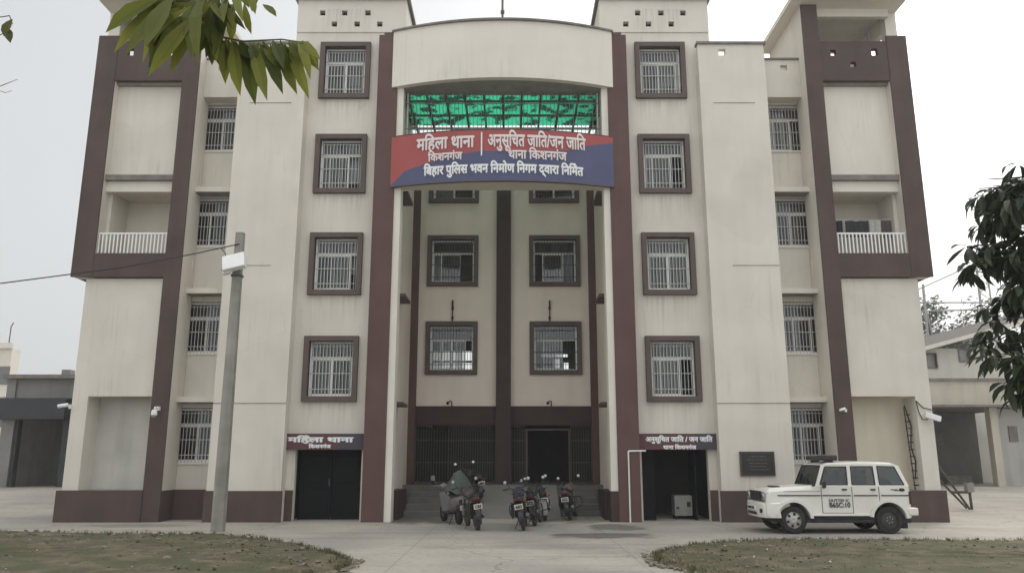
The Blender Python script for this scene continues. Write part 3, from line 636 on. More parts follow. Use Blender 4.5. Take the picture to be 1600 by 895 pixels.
# reveal fill: thin jambs where the wall opening is wider than the surround
# --- doors beneath the small signs
m = MB(); m.box(-5.97, -5.02, 1.02, 1.06, 0, 1.98); m.box(-5.0, -4.05, 1.02, 1.06, 0, 1.98)
for x0 in (-5.9, -4.93):
    for z0 in (.15, 1.05): m.box(x0, x0 + .8, 1.0, 1.02, z0, z0 + .75)
dr = part('door', m, DOORB, .006)
m = MB(); m.box(-5.09, -5.06, .97, 1.0, .95, 1.15); part('handle', m, DARKBAR, parent=dr)
m = MB(); m.box(4.06, 4.45, .68, .72, 0, 1.98); dr2 = part('door', m, DOORB, .006)
m = MB(); m.box(5.62, 5.66, .7, 1.5, 0, 1.98); dr3 = part('door', m, DOORB, .006)

# ------------------------------------------------------------------ signs
RED = mat('sign_red', (.35, .078, .075), .55, .06, 1.5); BLUE = mat('sign_blue', (.080, .086, .165), .55, .06, 1.5); LET = mat('white_lettering', (.80, .80, .80), .5, 0)
LETR = mat('pale_lettering', (.74, .66, .64), .5, 0)
SG = empty('sign_board', (0, 0, 0), 'long bowed red and blue sign board with white Hindi lettering across the entrance bay', 'sign board')
SB = [(-3.42, 9.86), (-2.95, 10.28), (-2.26, 10.46), (-1.49, 10.66), (-.54, 10.76), (.3, 10.73), (1.27, 10.73), (2.11, 10.88), (2.6, 11.05), (3.42, 11.24)]
def zb(x):
    for (a, za), (b, zb_) in zip(SB, SB[1:]):
        if a <= x <= b:
            t = (x - a) / (b - a); return za + (zb_ - za) * t
    return SB[0][1] if x < SB[0][0] else SB[-1][1]
SW, SBOW, SOFF = 3.42, .60, -.02
sy = lambda x: bow(x, SW, SBOW) + SOFF
m = MB(); N = 72
for i in range(N):
    xa, xb = -SW + 2 * SW * i / N, -SW + 2 * SW * (i + 1) / N
    P = [(xa, sy(xa)), (xb, sy(xb))]; za, zb2 = zb(xa), zb(xb)
    m.cur = 1; m.face([(*P[0], 9.83), (*P[1], 9.83), (*P[1], zb2), (*P[0], za)])
    m.cur = 0; m.face([(*P[0], za), (*P[1], zb2), (*P[1], 11.43), (*P[0], 11.43)])
m.build('face', [RED, BLUE], SG, smooth=True)
m = MB(); curved(m, SW, SBOW, 9.80, 9.828, .1, 48, SOFF - .012); curved(m, SW, SBOW, 11.432, 11.455, .1, 48, SOFF - .012); m.build('rim', FRAME, SG, smooth=True)
m = MB(); curved(m, SW, SBOW, 9.83, 11.43, .05, 48, SOFF + .01); m.build('backing', GREY, SG, smooth=True)
def sign_text(body, x0, x1, z0, z1, mt, bold=.035, slope=0):
    t = text_mesh(body, x1 - x0, z1 - z0, bold); o = MB()
    o.mesh([(x0 + x, sy(x0 + x) - z, z0 + y + slope * x) for x, y, z in t.v], t.f); o.build('lettering', mt, SG)
sign_text('मिहला थाना', -2.60, -.84, 10.80, 11.38, LETR)
m = MB(); m.box(-.635, -.595, sy(.6) - .03, sy(.6) - .01, 10.60, 11.34); m.build('divider', LET, SG)
sign_text('अनुसूिचत जाित/जन जाित', -.42, 2.54, 10.74, 11.40, LETR)
sign_text('िकशनगंज', -2.24, -1.2, 10.50, 10.82, LETR)
sign_text('थाना िकशनगंज', .20, 1.95, 10.50, 10.86, LETR)
sign_text('िबहार पुिलस भवन िनमाेण िनगम द्वारा िनिमेत', -2.36, 2.45, 9.95, 10.42, LET, .045)
for s, lab, l1, l2, ta, tb in ((-1, 'dark maroon sign with a round emblem over the closed black door', 'मिहला थाना', 'िकशनगंज', (-6.16, -4.28, 2.17, 2.385), (-5.55, -4.92, 2.03, 2.16)),
                   (1, 'dark maroon and blue sign over the open doorway with the white cooler', 'अनुसूिचत जाित / जन जाित', 'थाना िकशनगंज', (4.16, 6.08, 2.16, 2.39), (4.66, 5.6, 2.0, 2.14))):
    sg = empty('sign_board', (s * 5.15, .28, 1.99), lab, 'sign board')
    m = MB(); a, b = mir(s, 3.95, 6.34); a, b = a - s * 5.15, b - s * 5.15
    m.cur = 0; m.box(a, a + (b - a) * .68, 0, .165, 0, .45); m.cur = 1; m.box(a + (b - a) * .68, b, 0, .165, 0, .45)
    m.build('board', [mat('maroon_board', (.11, .05, .052), .55, .05, 2), mat('slate_board', (.07, .06, .075), .55, .05, 2)], sg)
    for body, q in ((l1, ta), (l2, tb)):
        t = text_mesh(body, q[1] - q[0], q[3] - q[2], .05, .004); o = MB(); o.mesh([(q[0] - s * 5.15 + x, -z, q[2] - 1.99 + y) for x, y, z in t.v], t.f); o.build('lettering', LET, sg)
    if s < 0:
        m = MB(); m.lathe([(-.024, .085), (-.024, .125), (-.008, .125), (-.008, .085)], (-5.64 + 5.15, 0, .285), 'y', 20); m.lathe([(-.026, .02), (-.026, .05), (-.008, .05), (-.008, .02)], (-5.64 + 5.15, 0, .285), 'y', 12); m.build('emblem', LETR, sg)
pl = empty('plaque', (7.24, -.045, 1.26), 'dark granite foundation plaque on the wall behind the jeep bonnet', 'plaque')
m = MB(); m.box(-.49, .49, -.018, 0, .62, .67); m.box(-.49, .49, -.018, 0, 0, .05); m.box(-.49, -.44, -.018, 0, .05, .62); m.box(.44, .49, -.018, 0, .05, .62); m.build('rim', mat('granite_rim', (.06, .055, .05), .35, .2, 12), pl)
m = MB(); m.box(-.49, .49, 0, .04, 0, .67); m.cur = 1
for i in range(5):
    z = .52 - i * .09
    x = -.3 + random.uniform(0, .1)
    while x < .26:
        w_ = random.uniform(.03, .09); m.box(x, x + w_, -.004, 0, z, z + .022); x += w_ + .025
m.build('stone', [mat('granite', (.035, .032, .03), .3, .2, 12), mat('engraved', (.13, .125, .12), .6, 0)], pl)

# ------------------------------------------------------------------ small fittings
PO = empty('utility_pole', (-6.87, -2.86, 0), 'tall bare concrete pole standing on the yard by the lawn', 'pole')
m = MB(); m.mesh([(-.15, -.11, -.05), (.15, -.11, -.05), (.15, .11, -.05), (-.15, .11, -.05), (-.10, -.08, 7.55), (.115, -.08, 7.55), (.115, .08, 7.55), (-.10, .08, 7.55)],
                 [(0, 3, 2, 1), (4, 5, 6, 7), (0, 1, 5, 4), (1, 2, 6, 5), (2, 3, 7, 6), (3, 0, 4, 7)]); m.build('shaft', CONC, PO, .015)
m = MB(); m.box(-.125, .14, -.105, .1, 6.35, 6.41); m.build('clamp', DARKBAR, PO)
FL = empty('floodlight', (-6.85, -3.0, 6.62), 'white floodlight box clamped near the top of the concrete pole', 'floodlight')
M = Matrix.Rotation(R(-14), 3, 'Y') @ Matrix.Rotation(R(-24), 3, 'X')
m = MB(); m.obox((-.03, -.12, .06), M @ Vector((.29, 0, 0)), M @ Vector((0, .08, 0)), M @ Vector((0, 0, .23))); m.build('housing', WHITE, FL, .02)
m = MB(); m.obox((-.2, -.1, -.17), M @ Vector((.10, 0, 0)), M @ Vector((0, .05, 0)), M @ Vector((0, 0, .09))); m.build('driver_box', WHITE, FL, .015)
m = MB(); m.tube([(-.1, .03, -.05), (-.1, -.08, -.03)], .025, 6); m.tube([(.12, .03, -.05), (.12, -.08, 0)], .025, 6); m.build('bracket', DARKBAR, FL)
m = MB(); P_ = [(-22, -5.2, 5.85), (-17, -4.7, 5.72), (-12.27, -4, 5.93), (-9.6, -3.4, 6.48), (-7.9, -3.08, 6.93), (-6.84, -2.95, 7.22)]
m.tube(P_, .016, 5); m.tube([(-7.3, -3.0, 7.1), (-7.15, -3.05, 6.95), (-7.12, -3.05, 6.7), (-7.2, -3.08, 6.5), (-7.06, -3.1, 6.42)], .012, 5)
tag(m.build('cable', BLACK), 'thin dark overhead cable sagging to the concrete pole', 'cable')
def cctv_dome(loc, label, s=1):
    e = empty('security_camera', loc, label, 'camera')
    m = MB(); m.box(-.06, .06, .0, .1, .05, .16); m.tube([(0, .04, .12), (0, -.12, .13), (0, -.15, .08)], .025, 6); m.build('bracket', WHITE, e)
    m = MB(); m.lathe([(.06, .001), (.06, .06), (0, .085), (-.09, .085), (-.095, .001)], (0, -.15, 0), 'z', 16, False); m.build('housing', WHITE, e, smooth=True)
    m = MB(); m.ball((0, -.15, -.10), .075, 8); m.build('dome', mat('smoked_dome', (.25, .25, .26), .15, 0), e, smooth=True)
cctv_dome((-9.86, -.10, 3.03), 'white dome security camera on a maroon column beside a grilled window')
def cctv_bullet(loc, dx, label, k=1.0):
    e = empty('security_camera', loc, label, 'camera')
    m = MB(); m.tube([(0, 0, 0), (dx * .10 * k, -.04, .03)], .03 * k, 6); m.box(-.03, .03, -.05 * k, .05 * k, -.06 * k, .06 * k); m.build('bracket', WHITE, e)
    m = MB(); m.tube([(dx * .05 * k, -.05, .05), (dx * .30 * k, -.12, .0)], .055 * k, 10); m.build('housing', WHITE, e, smooth=True)
cctv_bullet((-12.46, .12, 3.2), -1, 'white bullet security camera on the building corner by the grey shed', 1.0)
cctv_bullet((9.86, -.05, 3.08), -1, 'small white bullet security camera on the maroon column over the jeep', .7)
e = empty('security_camera', (12.3, .08, 2.95), 'bulky white security camera with looped cable on the pillar over the leaning ladder', 'camera')
m = MB(); m.obox((.05, -.12, -.05), (.20, -.03, -.07), (.02, .07, 0), (.02, 0, .075)); m.build('housing', WHITE, e, .015)
m = MB(); m.tube([(.0, .07, .0), (.0, -.07, -.02)], .03, 6); m.tube([(-.3, .06, .42), (-.12, .04, .22), (.1, .03, .16), (.2, -.02, .08)], .014, 5); m.tube([(-.3, .06, .42), (-.26, .04, .1), (-.18, .03, -.12), (-.05, -.02, -.12)], .014, 5); m.build('wiring', BLACK, e)
LD = empty('ladder', (11.93, .45, .86), 'narrow black ladder standing in the alcove behind the jeep', 'ladder')
m = MB(); m.tube([(-.06, 0, 0), (-.10, .1, 2.35)], .016, 6)
for i in range(11): m.box(-.09, .06, .0 + .01 * i, .03 + .01 * i, .12 + i * .2, .15 + i * .2)
m.tube([(-.1, .06, 2.4), (-.05, .03, 2.1), (.02, .02, 1.8), (-.05, .02, 1.2), (.03, .0, .8), (-.03, 0, .3)], .02, 5); m.build('rails', BLACK, LD)
m = MB(); m.tube([(3.60, -.03, 0), (3.60, -.03, 1.94)], .022, 8); m.tube([(3.60, -.03, 1.94), (4.1, -.03, 1.95)], .022, 8)
tag(m.build('conduit', WHITE), 'thin white conduit bent at the top on the column beside the open doorway', 'pipe')
for s, lab in ((-1, 'white stub of downpipe below the bay window near the pole top'), (1, 'white stub of downpipe below the bay window away from the pole')):
    m = MB(); x = s * 9.66; m.tube([(x, .8, 6.80), (x - s * .03, .82, 7.72)], .06, 8); m.tube([(x - s * .03, .82, 7.6), (x - s * .03, 1.0, 7.62)], .045, 8)
    tag(m.build('downpipe', WHITE), lab, 'pipe', 'stub downpipes')
for x, lab in ((-1.85, 'small bent lamp on the porch beam under the window with bright curtains'), (1.62, 'small bent lamp on the porch beam on the side of the open gate')):
    e = empty('porch_lamp', (x, 4.9, 3.52), lab, 'lamp', 'lamps over the porch')
    m = MB(); m.tube([(.05, .03, 0), (.05, -.08, .14), (0, -.15, .17), (-.06, -.2, .12)], .02, 6); m.build('arm', BLACK, e)
    m = MB(); m.ball((-.08, -.21, .09), .055, 6); m.build('lamp_head', BLACK, e, smooth=True)
for x, lab in ((-1.83, 'black rod bracket over the lower recess window with curtains'), (1.65, 'black rod bracket over the lower recess window without curtains')):
    m = MB(); m.tube([(x, 4.94, 6.52), (x, 4.92, 7.05)], .022, 6); m.tube([(x, 4.92, 6.98), (x, 4.88, 7.28)], .035, 6); m.box(x - .04, x + .04, 4.95, 5.0, 6.6, 6.7); m.box(x - .04, x + .04, 4.95, 5.0, 6.95, 7.05)
    tag(m.build('wall_bracket', BLACK), lab, 'bracket', 'rod brackets in the recess')
FG = empty('water_cooler', (5.32, 1.0, 0), 'small white cooler standing inside the open doorway', 'cooler')
m = MB(); m.box(-.26, .26, 0, .5, .1, .68); m.build('cabinet', mat('old_white', (.24, .235, .215), .5, .1, 4), FG, .02)
m = MB(); m.box(.1, .2, -.015, 0, .36, .5); m.box(-.2, -.14, -.03, 0, .3, .36); m.build('tap_panel', BLACK, FG)
for x in (-.2, .2):
    m = MB(); m.box(x - .03, x + .03, .05, .45, 0, .1); m.build('foot', BLACK, FG)
for i, (x0, x1, z0, mt, lab) in enumerate(((10.22, 10.55, 8.45, mat('navy_cloth', (.03, .03, .045), .9, .2, 6), 'dark navy cloth hung on the balcony next to the maroon column'),
        (10.64, 11.36, 8.42, mat('charcoal_cloth', (.035, .04, .04), .9, .2, 6), 'wide charcoal blanket hung on the balcony behind the white railing'),
        (11.75, 12.05, 8.40, mat('brown_cloth', (.10, .085, .08), .9, .2, 6), 'grey brown garment hung at the outer end of the balcony'),
        (11.40, 11.74, 8.5, mat('pale_cloth', (.45, .44, .42), .9, .1, 6), 'pale cloth hung between the blanket and the brown garment'))):
    m = MB(); N = 10; vs = []
    for k in range(N + 1):
        for (z, dy) in ((z0, .03), (8.94 + .006 * math.sin(k * .9), 0), ):
            vs.append((x0 + (x1 - x0) * k / N, .62 + dy + .02 * math.sin(k * 1.7), z))
    m.mesh(vs, [(2 * k, 2 * k + 2, 2 * k + 3, 2 * k + 1) for k in range(N)])
    o = m.build('hanging_cloth', mt); sm = o.modifiers.new('thick', 'SOLIDIFY'); sm.thickness = .012; tag(o, lab, 'laundry', 'laundry on the balcony')
m = MB(); m.tube([(10.08, .63, 8.99), (11, .63, 8.94), (12.12, .63, 9.0)], .008, 5); tag(m.build('clothes_line', WHITE), 'thin white line strung across the balcony holding laundry', 'line')

# ------------------------------------------------------------------ jeep (faces -x); local x along, y across from the near side, z up
JW = mat('jeep_white', (.72, .70, .64), .22, .05, 1.6, spec=.6, fine=.03, tint=(.64, .61, .54)); TRIM = mat('black_trim', (.025, .025, .026), .5, .1, 5); SEAT = mat('seat_cloth', (.05, .048, .045), .9, .1, 5)
J = empty('police_jeep', (6.97, -3.52, 0), 'white police jeep with a dark roof light bar parked in front of the building', 'jeep')
W_ = 1.55
def arc(cx, cz, r, a0, a1, n=12): return [(cx + r * math.cos(R(a0 + (a1 - a0) * i / n)), cz + r * math.sin(R(a0 + (a1 - a0) * i / n))) for i in range(n + 1)]
m = MB()
poly = [(-.62, .42), (-.40, .40)] + arc(0, .33, .40, 170, 5) + [(.44, .43), (1.84, .43)] + arc(2.27, .33, .40, 170, 5) + [(2.70, .45), (2.80, .55), (2.82, .88), (2.78, 1.11), (.62, 1.11), (.42, 1.02), (-.48, .97), (-.60, .90), (-.63, .70)]
m.prism(poly, 0.02, W_ - .02); m.build('body', JW, J, .035, True)
m = MB(); m.mesh([(-.56, .22, .93), (-.56, W_ - .22, .93), (.60, W_ - .16, 1.02), (.60, .16, 1.02), (-.46, .26, 1.04), (-.46, W_ - .26, 1.04), (.62, W_ - .2, 1.115), (.62, .2, 1.115)],
    [(0, 3, 2, 1), (4, 5, 6, 7), (0, 1, 5, 4), (1, 2, 6, 5), (2, 3, 7, 6), (3, 0, 4, 7)]); m.build('bonnet', JW, J, .03, True)
m = MB(); m.box(-.30, -.12, .5, .9, 1.055, 1.085); m.build('bonnet_scoop', TRIM, J, .01)
# greenhouse: roof and pillars
def gy(z): return .035 + max(0, z - 1.1) * .16
m = MB(); secs = [(.80, 1.585, .09), (.95, 1.64, .10), (1.7, 1.665, .10), (2.45, 1.645, .10), (2.60, 1.58, .10)]
vs = []
for x, z, i_ in secs: vs += [(x, i_ + .02, z - .05), (x, i_ + .05, z - .005), (x, W_ / 2, z + .02), (x, W_ - i_ - .05, z - .005), (x, W_ - i_ - .02, z - .05), (x, W_ / 2, z - .06)]
fs = [(i * 6 + k, i * 6 + (k + 1) % 6, i * 6 + 6 + (k + 1) % 6, i * 6 + 6 + k) for i in range(4) for k in range(6)] + [(0, 1, 2, 3, 4, 5), (29, 28, 27, 26, 25, 24)]
m.mesh(vs, fs); m.build('roof', JW, J, .01, True)
pill = [((.62, 1.09), (.82, 1.57), .045), ((1.40, 1.09), (1.43, 1.60), .05), ((2.06, 1.09), (2.06, 1.61), .05), ((2.76, 1.09), (2.58, 1.56), .055)]
m = MB()
for (a, b, r) in pill:
    for side in (0, 1):
        ya, yb = gy(a[1]), gy(b[1]); t = .035
        if side: ya, yb = W_ - ya, W_ - yb; t = -.035
        vs = [(a[0] - r, ya, a[1]), (a[0] + r, ya, a[1]), (a[0] + r, ya + t, a[1]), (a[0] - r, ya + t, a[1]), (b[0] - r, yb, b[1] + .01), (b[0] + r, yb, b[1] + .01), (b[0] + r, yb + t, b[1] + .01), (b[0] - r, yb + t, b[1] + .01)]
        m.mesh(vs, [(0, 3, 2, 1), (4, 5, 6, 7), (0, 1, 5, 4), (1, 2, 6, 5), (2, 3, 7, 6), (3, 0, 4, 7)])
for side in (0, 1):   # cant rail and waist rail
    for z, x0, x1, h in ((1.575, .84, 2.56, .04), (1.10, .62, 2.74, .025)):
        y = gy(z); y0, y1 = (y, y + .034) if not side else (W_ - y - .034, W_ - y); m.box(x0, x1, y0, y1, z - h, z + h)
m.box(2.66, 2.72, .12, W_ - .12, 1.09, 1.16); m.build('pillars', JW, J, .012, True)
def pane4(name, pts, mt, parent=J):
    m = MB(); m.face(pts); o = m.build(name, mt, parent); q = o.modifiers.new('thick', 'SOLIDIFY'); q.thickness = .006; return o
def rim4(pts, wd, mt, parent):
    m = MB(); c = sum((Vector(p) for p in pts), Vector()) / 4; n = len(pts)
    for i in range(4):
        a, b = Vector(pts[i]), Vector(pts[(i + 1) % 4]); m.tube([a, b], wd, 5)
    return m.build('window_seal', mt, parent)
for side in (0, 1):
    f = (lambda z: gy(z) + .012) if not side else (lambda z: W_ - gy(z) - .012)
    for nm, q in (('side_window', [(.70, 1.125), (1.35, 1.125), (1.37, 1.545), (.875, 1.545)]), ('side_window', [(1.455, 1.125), (2.01, 1.125), (2.01, 1.55), (1.48, 1.55)]), ('quarter_window', [(2.115, 1.125), (2.70, 1.125), (2.53, 1.545), (2.115, 1.555)])):
        pts = [(x, f(z), z) for x, z in q]; o = pane4(nm, pts, CARGLASS); rim4([(x, f(z) - (.012 if not side else -.012), z) for x, z in q], .012, TRIM, o)
ws = [(.575, .12, 1.10), (.575, W_ - .12, 1.10), (.775, W_ - .17, 1.565), (.775, .17, 1.565)]
o = pane4('windscreen', ws, CARGLASS); rim4(ws, .018, TRIM, o)
m = MB(); m.tube([(.555, .5, 1.12), (.62, .8, 1.30)], .008, 5); m.tube([(.555, 1.0, 1.12), (.62, 1.25, 1.28)], .008, 5); m.build('wiper', TRIM, o)
o = pane4('rear_window', [(2.74, .15, 1.13), (2.74, W_ - .15, 1.13), (2.58, W_ - .2, 1.54), (2.58, .2, 1.54)], CARGLASS)
# seats and wheel inside
m = MB()
for x, y in ((1.15, .25), (1.15, .95), (1.78, .2), (1.78, .62), (1.78, 1.04)):
    m.obox((x + .05, y + .18, 1.18), (.05, 0, -.01), (0, .19, 0), (.03, 0, .16)); m.obox((x + .10, y + .18, 1.40), (.04, 0, 0), (0, .10, 0), (.01, 0, .07))
m.ball((2.35, .4, 1.15), .14, 8, (1.5, 1.2, .9)); m.build('seat', SEAT, J, .02)
m = MB(); m.lathe([(-.012, .15), (.012, .15), (.012, .17), (-.012, .17)], (.86, 1.12, 1.2), 'x', 18); m.build('steering_wheel', TRIM, J)
# flares, trims, doors
for cx in (0, 2.27):
    for y0, y1 in ((-.035, .06), (W_ - .06, W_ + .035)):
        m = MB()
        o_a = arc(cx, .33, .395, 172 if cx else 165, 4, 16); i_a = arc(cx, .33, .465, 172 if cx else 165, 4, 16)
        n = len(o_a)
        for k in range(n - 1):
            q = [o_a[k], i_a[k], i_a[k + 1], o_a[k + 1]]
            m.mesh([(x, y, z) for y in (y0, y1) for x, z in q], [(0, 1, 2, 3), (7, 6, 5, 4), (0, 4, 5, 1), (1, 5, 6, 2), (2, 6, 7, 3), (3, 7, 4, 0)])
        m.build('wheel_flare', JW, J, 0, False)
m = MB(); m.box(.42, 1.86, -.02, .1, .41, .46); m.build('side_sill', JW, J, .01)
m = MB(); m.box(.5, 1.85, .0, .25, .26, .31); m.box(.55, .58, .1, .2, .3, .42); m.box(1.75, 1.78, .1, .2, .3, .42); m.build('side_step', TRIM, J, .01)
m = MB(); m.box(-.35, 2.8, .08, W_ - .08, .25, .42); m.build('chassis', TRIM, J)
m = MB()
for x0, x1 in ((-.35, .68), (.72, 1.39), (1.47, 2.03), (2.12, 2.79)): m.box(x0, x1, .004, .02, .868, .892)
m.build('side_moulding', TRIM, J)
m = MB()
for x in (.70, 1.43, 2.075): m.box(x - .005, x + .005, .012, .0205, .47, 1.08)
m.box(.70, 1.43, .012, .0205, .475, .483); m.box(-.2, .70, .012, .0205, .972, .978); m.build('shut_line', TRIM, J)
for x in (1.25, 1.93):
    m = MB(); m.box(x - .055, x + .055, -.02, .02, 1.0, 1.035); m.build('door_handle', TRIM, J, .008)
m = MB(); m.lathe([(-.008, .001), (-.008, .07), (.02, .07)], (0, 0, 0), 'y', 14, False); o = m.build('fuel_cap', TRIM, J, smooth=True, loc=(2.62, .015, 1.01)); o.scale = (1, 1, .55)
m = MB(); m.box(2.36, 2.52, .012, .0205, 1.005, 1.025); m.box(2.44, 2.55, .012, .0205, .985, .998); m.build('badge', TRIM, J)
m = MB(); m.obox((.73, -.11, 1.13), (.03, 0, .01), (0, .06, 0), (0, 0, .075)); m.tube([(.76, .05, 1.08), (.74, -.08, 1.10)], .012, 5); m.build('wing_mirror', TRIM, J, .015)
m = MB(); m.obox((.73, W_ + .11, 1.13), (.03, 0, .01), (0, .06, 0), (0, 0, .075)); m.tube([(.76, W_ - .05, 1.08), (.74, W_ + .08, 1.10)], .012, 5); m.build('wing_mirror', TRIM, J, .015)
for body, x0, x1, z0, z1, bo in (('OUTTEF IC', .86, 1.35, .73, .80, .0), ('B6SC:10', .87, 1.36, .61, .715, .03)):
    t = text_mesh(body, x1 - x0, z1 - z0, bo, .004); q = MB(); q.mesh([(x0 + x, .018 - z, z0 + y) for x, y, z in t.v], t.f); q.build('lettering', mat('door_lettering', (.05, .05, .06), .6, 0), J)
# front end
m = MB(); pts = []
bp = [(-.30, -.02), (-.50, .0), (-.66, .10), (-.72, .30), (-.74, W_ / 2), (-.72, W_ - .30), (-.66, W_ - .10), (-.50, W_), (-.30, W_ + .02)]
vs = []
for x, y in bp: vs += [(x, y, .36), (x - .015, y, .50), (x - .005, y, .70), (x + .06, y + (.04 if y < .5 else -.04 if y > 1 else 0), .72), (x + .25, y + (.1 if y < .5 else -.1 if y > 1 else 0), .70), (x + .25, y + (.1 if y < .5 else -.1 if y > 1 else 0), .37)]
m.mesh(vs, [(i * 6 + k, i * 6 + (k + 1) % 6, i * 6 + 6 + (k + 1) % 6, i * 6 + 6 + k) for i in range(len(bp) - 1) for k in range(6)]); m.build('front_bumper', JW, J, .015, True)
m = MB(); m.box(-.755, -.70, .45, W_ - .45, .42, .48); m.build('air_intake', TRIM, J)
m = MB(); m.box(-.765, -.735, .50, W_ - .5, .52, .63); pn = m.build('number_plate', WHITE, J)
t = text_mesh('B6SC10', .44, .06, .02, .003); q = MB(); q.mesh([(-.768 - z, .55 + .44 - x, .545 + y) for x, y, z in t.v], t.f); q.build('lettering', TRIM, pn)
for y in (.2, W_ - .2):
    m = MB(); m.lathe([(-.03, .001), (-.03, .05), (.03, .055)], (-.70, y, .52), 'x', 14, False); m.build('fog_lamp', TRIM, J, smooth=True)
m = MB(); m.box(-.66, -.58, .36, W_ - .36, .74, .955)
gr_ = m.build('radiator_grille', TRIM, J, .01)
m = MB()
for k in range(6):
    y = .45 + k * .13; m.box(-.672, -.655, y - .012, y + .012, .76, .94)
m.box(-.668, -.65, .34, W_ - .34, .952, .972); m.build('grille_bars', mat('grille_bar', (.12, .12, .12), .3, 0, metal=.5), gr_)
for a, b in ((.06, .335), (W_ - .335, W_ - .06)):
    m = MB(); m.box(-.648, -.5, a, b, .75, .95); hl = m.build('headlight', mat('headlamp_glass', (.35, .36, .36), .08, .05, 6, spec=.8), J, .03)
    m = MB(); m.box(-.655, -.63, a + .02, b - .02, .735, .755); m.lathe([(-.012, .001), (-.012, .06), (.02, .07)], (-.648, (a + b) / 2, .85), 'x', 14, False); m.build('reflector', CHROME, hl)
m = MB(); m.box(2.70, 2.96, -.02, W_ + .02, .42, .60); m.box(2.68, 2.80, .0, W_, .36, .44); m.build('rear_bumper', JW, J, .03, True)
for y0, y1 in ((.0, .05), (W_ - .05, W_)):
    m = MB(); m.box(2.775, 2.825, y0, y1 + .05 if y0 < .5 else y1, .68, .98); m.build('tail_light', mat('tail_lens', (.07, .02, .02), .25, 0), J, .01)
m = MB(); m.box(2.60, 2.72, .1, W_ - .1, .12, .40); m.build('mud_flap', RUBBER, J)
lb = MB(); lb.box(.86, 1.24, .22, W_ - .22, 1.69, 1.82); lbo = lb.build('light_bar', mat('dark_lens', (.035, .03, .035), .25, .1, 6), J, .03, True)
m = MB(); m.box(.95, 1.15, .3, .36, 1.64, 1.69); m.box(.95, 1.15, W_ - .36, W_ - .3, 1.64, 1.69); m.build('mount', TRIM, lbo)
def jeep_wheel(x, y, side, alloy):
    m = MB(); pr = [(-.085, .19), (-.095, .25), (-.085, .30), (-.055, .318), (.055, .318), (.085, .30), (.095, .25), (.085, .19)]
    m.lathe(pr, (0, 0, 0), 'y', 32); ty = m.build('wheel', RUBBER, J, smooth=True, loc=(x, y, .318))
    sg = -1 if side == 0 else 1
    h = MB()
    h.lathe([(sg * .06, .001), (sg * .075, .06), (sg * .055, .10), (sg * .04, .185), (sg * .085, .195), (sg * .085, .21), (0, .2), (0, .001)], (0, 0, 0), 'y', 28, False)
    h.build('rim', mat('alloy', (.45, .44, .41), .35, .08, 6, metal=.5) if alloy else mat('steel_rim', (.055, .055, .05), .6, .15, 6), ty, smooth=True)
    k = MB()
    for i in range(6):
        a = i * math.pi / 3 + .3
        if alloy:
            c = Vector((math.cos(a) * .135, sg * .055, math.sin(a) * .135)); u = Vector((math.cos(a), 0, math.sin(a))); v_ = Vector((-math.sin(a), 0, math.cos(a)))
            k.obox(c, u * .032, Vector((0, .012, 0)), v_ * .026)
        else:
            k.ball((math.cos(a) * .07, sg * .075, math.sin(a) * .07), .014, 4)
    k.build('rim_hole' if alloy else 'wheel_nut', TRIM if alloy else STEEL, ty)
jeep_wheel(0, .10, 0, True); jeep_wheel(2.27, .10, 0, False); jeep_wheel(0, W_ - .1, 1, True); jeep_wheel(2.27, W_ - .1, 1, False)
m = MB(); m.tube([(0, .15, .32), (0, W_ - .15, .32)], .05, 8); m.tube([(2.27, .15, .32), (2.27, W_ - .15, .32)], .06, 8); m.build('axle', TRIM, J)

